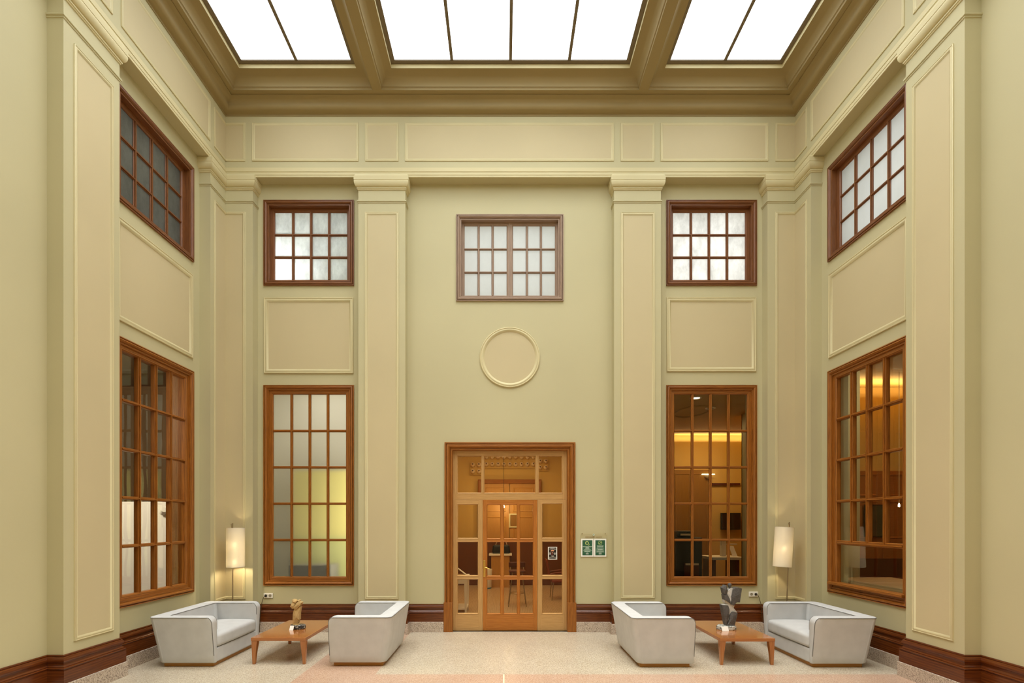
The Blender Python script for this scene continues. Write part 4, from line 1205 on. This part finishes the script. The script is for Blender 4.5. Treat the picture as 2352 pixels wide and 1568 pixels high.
# ---------------------------------------------------------------- coffee tables
def coffee_table(label):
    root = empty('coffee_table', (0, 0, 0), label=label, cat='table', group='cherry wood coffee tables')
    w, l = 0.345, 0.55
    m = MB(); m.box(-w, w, -l, l, 0.298, 0.34); m.build('tabletop', M['w_table'], root, bevel=0.003)
    for sx in (-1, 1):
        for sy in (-1, 1):
            m = MB()
            xo, yo = sx * (w - 0.003), sy * (l - 0.003)
            rows = []
            for z, a, o in ((0.0, 0.034, 0.012), (0.15, 0.05, 0.006), (0.298, 0.07, 0.0)):
                ox, oy = xo - sx * o * 0.6, yo - sy * o
                rows.append([(ox, oy, z), (ox - sx * a, oy, z), (ox - sx * a, oy - sy * a, z), (ox, oy - sy * a, z)])
            m.grid(rows, closed=True)
            m.face(rows[0]); m.face(rows[-1])
            # lengthwise grain
            m.uv = [[(p[2] * 1.0, p[0] + p[1]) for p in [m.v[i] for i in f]] for f in m.f]
            m.build('leg', M['w_table'], root, bevel=0.003)
    return root
tb = coffee_table('low cherry wood table carrying the tan sculpture')
tb.location = (-2.842, 6.75, 0)
tb2 = copy_tree(tb); tb2.location = (3.06, 6.72, 0); tb2['label'] = 'low cherry wood table carrying the grey sculpture'

# ---------------------------------------------------------------- sculptures on the tables
ks = 6.68 / 1130 / 13.06
t = empty('sculpture', (-2.815, 6.72, 0.341), label='tan carved figure with raised arms on a dark marble base', cat='sculpture')
def g1(px, py): return ((px - 530) * ks, (1235 - py) * ks)
m = MB()
def block(pts, y0, y1, bulge): m.poly_prism([g1(*p) for p in pts], y0, y1, bulge)
block([(405, 1125), (572, 1120), (548, 1062), (580, 1010), (555, 985), (602, 955), (607, 760), (640, 560), (560, 590), (455, 600), (410, 780), (403, 950)], -0.028, 0.03, 0.022)
block([(440, 600), (520, 645), (600, 562), (640, 525), (684, 438), (600, 408), (530, 440), (500, 500)], -0.045, 0.03, 0.012)
block([(342, 560), (410, 632), (455, 585), (485, 490), (440, 448), (372, 468)], -0.04, 0.03, 0.014)
block([(400, 342), (470, 352), (524, 402), (490, 472), (440, 452), (393, 440)], -0.036, 0.03, 0.014)
block([(532, 372), (570, 362), (612, 372), (606, 410), (545, 412)], -0.024, 0.028, 0.012)
block([(400, 1128), (575, 1124), (560, 1090), (500, 1075), (420, 1085)], -0.036, 0.036, 0.004)
m.build('figure', M['tan'], t)
m = MB()
pts = []
rows = []
for z, s in ((0.0, 0.93), (0.012, 1.0), (0.05, 0.97), (0.056, 0.9)):
    rows.append([(0.104 * s * math.cos(a) * (1 + 0.06 * math.sin(3 * a)), 0.075 * s * math.sin(a) * (1 + 0.07 * math.cos(5 * a)), z) for a in [2 * PI * i / 26 for i in range(26)]])
m.grid(rows, closed=True); m.face(rows[-1]); m.face(rows[0])
m.build('base', M['marble_dark'], t)
def card(label, loc, rz, w, h, lean):
    t = empty('label_card', loc, (0, 0, rz), label=label, cat='card')
    m = MB(); c, s = math.cos(lean), math.sin(lean)
    a = [(-w / 2, 0, 0), (w / 2, 0, 0), (w / 2, h * s, h * c), (-w / 2, h * s, h * c)]
    b = [(x, y + 0.004, z) for x, y, z in a]
    m.face(a); m.face(b); m.grid([a, b], closed=True)
    m.build('sheet', M['paper'], t)
card('white label card leaning on the dark marble base', (-2.86, 6.615, 0.341), -0.15, 0.055, 0.062, 0.42)
ks = 6.65 / 1130 / 9.8
t = empty('sculpture', (3.025, 6.70, 0.341), label='grey stone torso sculpture of split slabs on pale marble', cat='sculpture')
def g2(px, py): return ((px - 520) * ks, (1310 - py) * ks)
def slab(name, mat, polys):
    m = MB()
    for pts, y0, y1, bl in polys: m.poly_prism([g2(*p) for p in pts], y0, y1, bl)
    return m.build(name, mat, t)
slab('core', M['stone_pale'], [
    ([(500, 420), (560, 440), (600, 385), (645, 385), (700, 400), (640, 560), (625, 740), (690, 770), (650, 880), (745, 915), (715, 1000), (660, 1225), (495, 1220), (470, 1100), (410, 760), (520, 735), (470, 700), (455, 640), (520, 600)], -0.035, 0.045, 0.012)])
slab('left_wing', M['stone_dark'], [([(412, 372), (478, 308), (500, 312), (524, 430), (505, 505), (440, 508)], -0.055, 0.03, 0.012),
     ([(436, 520), (510, 510), (560, 600), (606, 752), (545, 690), (455, 640)], -0.06, 0.03, 0.008)])
slab('right_wing', M['stone_dark'], [([(645, 400), (700, 362), (768, 360), (838, 380), (792, 690), (722, 690), (655, 765), (617, 735), (610, 560)], -0.06, 0.035, 0.012)])
slab('lower_left_slab', M['stone_dark'], [([(392, 752), (528, 762), (558, 850), (552, 980), (530, 1060), (488, 1230), (470, 1160), (430, 960)], -0.06, 0.03, 0.012)])
slab('lower_right_slab', M['stone_dark'], [([(610, 905), (650, 898), (735, 925), (722, 1000), (664, 1240), (490, 1236), (556, 1080), (570, 980)], -0.066, 0.03, 0.012)])
m = MB()
rows = []
for k_, (z, r_) in enumerate(((265, 0.004), (272, 0.016), (300, 0.026), (335, 0.024), (360, 0.016), (395, 0.014))):
    x, zz = g2(605, z)
    rows.append([(x + r_ * math.cos(a), r_ * math.sin(a), zz) for a in [2 * PI * i / 12 for i in range(12)]])
m.grid(rows, closed=True); m.face(rows[0]); m.build('head', M['stone_dark'], t, smooth=50)
m = MB()
rows = [[(p[0] * s, p[1] * s, z) for p in ((-0.14, -0.02), (-0.12, -0.075), (0.0, -0.095), (0.045, -0.1), (0.115, -0.06), (0.12, 0.03), (0.05, 0.07), (-0.09, 0.05))] for z, s in ((0.0, 0.97), (0.01, 1.0), (0.05, 0.98), (0.056, 0.93))]
m.grid(rows, closed=True); m.face(rows[0]); m.face(rows[-1]); m.build('base', M['marble_pale'], t)
card('white label card leaning on the pale marble base', (2.962, 6.565, 0.341), 0.2, 0.098, 0.062, 0.42)

# ---------------------------------------------------------------- floor lamps
def floor_lamp(label, x, y, tilt, bulbs, shade_x, zt, zb, pole_x):
    root = empty('floor_lamp', (x, y, 0), (0, 0, 0), label=label, cat='floor lamp', group=None)
    m = MB(); m.lathe([(0.001, 0.0), (0.15, 0.0), (0.15, 0.008), (0.146, 0.012), (0.02, 0.016), (0.001, 0.016)], 40, (pole_x + tilt * 0, 0, 0)); m.build('base', M['steel'], root, smooth=40)
    zc = (zt + zb) / 2
    sl = math.tan(tilt)
    lean = lambda z: -sl * 0.55 * (z - 0.4)
    m = MB(); m.tube([(pole_x + lean(z), 0, z) for z in (0.01, 0.6, zt + 0.075)], 0.0085, 10); m.build('pole', M['steel'], root, smooth=60)
    m = MB(); m.tube([(pole_x + lean(zt), -0.012, zt - 0.06), (pole_x + lean(zt) - 0.018, -0.012, zt + 0.06)], 0.006, 8); m.build('hanging_rod', M['steel'], root, smooth=60)
    R_ = Matrix.Rotation(-tilt, 3, 'Y')
    c = Vector((shade_x, 0, zc)); hh = (zt - zb) / 2
    m = MB(); m.lathe([(0.131, -hh), (0.131, hh), (0.1285, hh), (0.1285, -hh), (0.131, -hh)], 56, c, R_); sh = m.build('lamp_shade', M['shade'], root, smooth=40)
    for z in (-hh + 0.004, hh - 0.004):
        m = MB(); m.tube([c + R_ @ Vector((0.1275 * math.cos(a), 0.1275 * math.sin(a), z)) for a in [2 * PI * i / 40 for i in range(41)]], 0.002, 6)
        m.build('wire_ring', M['steel'], sh)
    for bz in bulbs:
        m = MB(); m.lathe([(0.001, -0.034), (0.02, -0.028), (0.03, -0.006), (0.028, 0.012), (0.014, 0.034), (0.001, 0.036)], 16, c + R_ @ Vector((0.0, -0.035, bz - zc)), R_); m.build('bulb', M['bulb'] if len(bulbs) > 1 else M['bulb_single'], root, smooth=60)
        m = MB(); m.tube([c + R_ @ Vector((0, -0.035, bz - zc + 0.03)), c + R_ @ Vector((0, -0.035, bz - zc + 0.09)), c + R_ @ Vector((pole_x - shade_x, 0.0, bz - zc + 0.11))], 0.009, 8); m.build('bulb_holder', M['steel'], root, smooth=60)
    return root
floor_lamp('floor lamp with upright cream cylinder shade in the left corner', -4.187, 7.68, 0.0, (1.446, 1.168), 0.0, 1.704, 1.092, -0.045)
floor_lamp('floor lamp with slightly tilted cream shade in the right corner', 4.363, 7.68, -0.058, (1.38,), 0.0, 1.718, 1.10, 0.052)

# ---------------------------------------------------------------- sockets and plugs
def socket(label, px, py, plug_dx, cord_end):
    f_ = 1154 / FOC
    x, v = (px - 1157) * f_, (1197 - py) * f_
    root = empty('wall_socket', P3(x, yr, v), label=label, cat='socket')
    m = rounded_box(0.152, 0.016, 0.085, 0.008, 6, (0, -0.008, 0)); m.build('plate', M['plastic'], root, smooth=50)
    for sx in (-1, 1):
        m = MB(); m.lathe([(0.001, 0.0), (0.0205, 0.0), (0.022, 0.002), (0.0235, 0.002), (0.0235, 0.0)], 24, (sx * 0.035, -0.0165, 0), Matrix.Rotation(PI / 2, 3, 'X')); m.build('outlet', M['hole'], root, smooth=40)
    p = empty('power_plug', P3(x + plug_dx / U, yr, v), label='black plug and thin cord in the ' + ('left' if plug_dx < 0 else 'right') + ' side wall socket', cat='plug')
    m = MB(); m.lathe([(0.001, 0.017), (0.018, 0.017), (0.018, 0.03), (0.013, 0.045), (0.008, 0.052), (0.001, 0.053)], 16, (0, 0, 0), Matrix.Rotation(PI / 2, 3, 'X')); m.build('plug', M['black'], p, smooth=40)
    m = MB(); e = Vector(cord_end)
    m.tube([(0, -0.05, 0), (e.x * 0.1, -0.075, -0.012), (e.x * 0.3, -0.085, -0.05), (e.x * 0.6, -0.09, -0.14), (e.x * 0.85, -0.09, -0.3), (e.x, -0.1, -0.5), (e.x, -0.1, e.z)], 0.0045, 8); m.build('cord', M['cord'], p, smooth=60)
socket('white double socket under the frosted window', 616.6, 1367.3, -0.035, (-0.06, -0.1, -0.58))
socket('white double socket beside the right corner lamp', 1730, 1364, 0.035, (0.07, -0.1, -0.6))

# ---------------------------------------------------------------- notice board with two green sheets
fb = 1154 / FOC
def bx_(px): return (px - 1157) * fb
def bv_(py): return (1197 - py) * fb
root = empty('notice_board', P3(bx_(1364), yr, bv_(1278.6)), label='clear acrylic notice board on the wall right of the door', cat='notice board')
f = lambda a, b, h: tuple(Vector(backR(a, b, h)) - Vector(root.location))
m = MB(); m.box(bx_(1332.6), bx_(1395.4), bv_(1279), bv_(1222.8), 0.8, 1.25, f); m.build('acrylic_plate', M['acrylic'], root)
m = MB(); m.box(bx_(1332.6), bx_(1395.4), bv_(1279), bv_(1278.2), 0.3, 2.6, f); m.build('bottom_ledge', M['acrylic'], root)
for px in (1337.2, 1389.8):
    m = MB(); m.lathe([(0.001, 0.0), (0.006, 0.0), (0.006, 0.012), (0.001, 0.014)], 14, f(bx_(px), bv_(1225.4), 0.2), Matrix.Rotation(PI / 2, 3, 'X')); m.build('screw', M['ink_brown'], root)
m = MB(); m.lathe([(0.001, 0), (0.017, 0), (0.016, 0.003), (0.001, 0.003)], 24, f(bx_(1363.4), bv_(1227.6), 1.25), Matrix.Rotation(PI / 2, 3, 'X')); e = m.build('emblem', M['mint'], root)
m = MB(); m.box(bx_(1362.2), bx_(1363.6), bv_(1227.2), bv_(1225.8), 1.7, 1.8, f); m.build('emblem_mark', M['ink_brown'], e)
def dashes(mb_, f, px0, px1, py, hgt, h, seed, gap=0.28):
    """one line of small print: word-like strokes too small to read."""
    r = random.Random(seed); x = px0
    while x < px1 - 0.3:
        w = min(r.uniform(0.7, 2.2), px1 - x)
        mb_.box(bx_(x), bx_(x + w), bv_(py + hgt / 2), bv_(py - hgt / 2), h, h + 0.08, f)
        x += w + gap
m = MB(); dashes(m, f, 1344.2, 1365.8, 1232.9, 1.3, 1.26, 3, 0.2); dashes(m, f, 1368, 1382.5, 1232.9, 1.1, 1.26, 4, 0.2); m.build('small_print', M['ink_brown'], root)
def sheet(label, px0, px1, lines, seed, kind):
    t = empty('notice_sheet', P3(bx_((px0 + px1) / 2), yr, bv_(1278)), label=label, cat='notice', group=None)
    f = lambda a, b, h: tuple(Vector(backR(a, b, h)) - Vector(t.location))
    m = MB(); m.box(bx_(px0), bx_(px1), bv_(1277.9), bv_(1236.8), 1.3, 1.5, f); m.build('paper', M['paper'], t)
    m = MB(); m.box(bx_(px0 + 3.2), bx_(px1 - 2.6), bv_(1274.8), bv_(1240), 1.5, 1.58, f); m.build('green_print', M['green'], t)
    m = MB()
    for i, (y, hw, hg) in enumerate(lines):
        c_ = (px0 + px1) / 2 + 0.3
        dashes(m, f, c_ - hw, c_ + hw, y, hg, 1.58, seed + i, 0.12 if hg > 0.9 else 0.2)
    m.build('print_lines', M['mint'], t)
    m = MB(); c_ = (px0 + px1) / 2 + 0.3
    dashes(m, f, c_ - 3.4, c_ + 3.2, 1271.4, 1.6, 1.6, seed + 50, 0.08); m.build('logo', M['paper'], t)
    m = MB()
    def ring(cx, cy, ro, wd):
        pts = [(bx_(cx) + ro * math.cos(2 * PI * i / 28), bv_(cy) + ro * math.sin(2 * PI * i / 28)) for i in range(28)]
        m.sweep(pts, [(0, 1.58), (0, 1.7), (wd, 1.7), (wd, 1.58)], f, closed=True, side=1)
    if kind == 0:
        ring(c_ - 0.9, 1246.6, 4.4, 1.6); ring(c_ + 2.6, 1250, 2.2, 0.7)
        m.box(bx_(c_ - 1.6), bx_(c_ - 0.6), bv_(1247.1), bv_(1246), 1.6, 1.7, f)
    else:
        ring(c_ - 0.2, 1246.4, 4.7, 0.8)
        for (x0, y0, x1, y1) in ((-3, 1248.2, 0, 1246.6), (0, 1247.2, 3, 1245.6), (-2, 1248.8, 2.8, 1243.8)):
            m.face([f(bx_(c_ + x0), bv_(y0), 1.7), f(bx_(c_ + x1), bv_(y1), 1.7), f(bx_(c_ + x1), bv_(y1 - 0.9), 1.7), f(bx_(c_ + x0), bv_(y0 - 0.9), 1.7)])
    m.build('symbol', M['lime'], t)
sheet('green notice sheet on the left half of the acrylic board', 1334.2, 1362.9, [(1254.8, 10.4, 1.2), (1256.4, 4, 0.9), (1257.8, 9, 0.6), (1259.6, 4.5, 1.1), (1262.2, 8, 1.4), (1263.4, 9.5, 0.8), (1265.6, 6.5, 1.0), (1266.8, 8.5, 0.7), (1268.6, 2, 0.4)], 11, 0)
sheet('green notice sheet on the right half of the acrylic board', 1363.9, 1392.2, [(1253.3, 7.8, 1.6), (1255.4, 6.5, 0.6), (1258, 8, 1.5), (1260.6, 9, 0.7), (1261.8, 5.5, 1.0), (1264.6, 8.8, 0.8), (1265.6, 8.2, 0.6), (1267.6, 9, 0.7), (1268.4, 3, 0.5)], 31, 1)
# small black poster on the glass right of the door leaf
t = empty('poster', tuple(dm(dx(1269.4), dv(1285), -3.6)), label='small black poster with white edge on the right side light', cat='poster')
f = lambda a, b, h: tuple(Vector(dm(a, b, h)) - Vector(t.location))
PXs = lambda x: dx(1250 + x / 31.35)
PYs = lambda y: dv(1245 + y / 31.36)
def pbox(mm, x0, x1, y0, y1, h): mm.box(PXs(x0), PXs(x1), PYs(y1), PYs(y0), h, h + 0.07, f)
m = MB(); m.box(PXs(285), PXs(940), PYs(1250), PYs(340), -3.6, -3.4, f); m.build('paper', M['paper'], t)
m = MB(); m.box(PXs(345), PXs(878), PYs(1190), PYs(378), -3.4, -3.33, f); m.build('black_print', M['ink'], t)
m = MB()
for b in ((450, 760, 412, 452), (375, 690, 470, 506), (715, 850, 470, 520), (375, 490, 745, 850), (355, 500, 878, 905), (690, 845, 755, 830), (725, 830, 860, 905), (500, 715, 955, 975), (535, 715, 1000, 1035), (375, 835, 1060, 1098), (380, 430, 1110, 1160), (780, 850, 1130, 1155)):
    pbox(m, *b, -3.33)
m.build('grey_lettering', M['ink_grey'], t)
m = MB()
m.face([f(PXs(x), PYs(y), -3.25) for x, y in ((465, 660), (500, 570), (600, 545), (745, 560), (690, 660), (600, 640))]); pbox(m, 565, 630, 735, 785, -3.33)
m.build('picture_print', M['ink_orange'], t)
m = MB(); pbox(m, 525, 655, 690, 935, -3.36); m.build('figure_print', M['ink_red'], t)

# ---------------------------------------------------------------- world, camera, output look
w = bpy.data.worlds.new('world'); S.world = w; w.use_nodes = True
w.node_tree.nodes['Background'].inputs['Color'].default_value = (0.8, 0.85, 0.9, 1)
w.node_tree.nodes['Background'].inputs['Strength'].default_value = 0.05
cam = bpy.data.cameras.new('camera')
cam.sensor_fit = 'HORIZONTAL'; cam.sensor_width = 36.0
cam.lens = 36.0 * FOC / 2352.0
cam.shift_x = 19.0 / 2352.0
cam.shift_y = 413.0 / 2352.0
cam.clip_start = 0.05; cam.clip_end = 100
co = bpy.data.objects.new('camera', cam); COL.objects.link(co)
co.location = (0, 0, EYE * U); co.rotation_euler = (PI / 2, 0, 0)
S.camera = co
S.view_settings.view_transform = 'Standard'
S.view_settings.look = 'None'
S.view_settings.gamma = 1.0
S.view_settings.use_curve_mapping = False
S.view_settings.exposure = 0.0
c = S.cycles
c.max_bounces = 10; c.diffuse_bounces = 6; c.glossy_bounces = 4; c.transmission_bounces = 6; c.transparent_max_bounces = 16
c.sample_clamp_indirect = 6.0
c.caustics_reflective = False; c.caustics_refractive = False
c.use_denoising = True
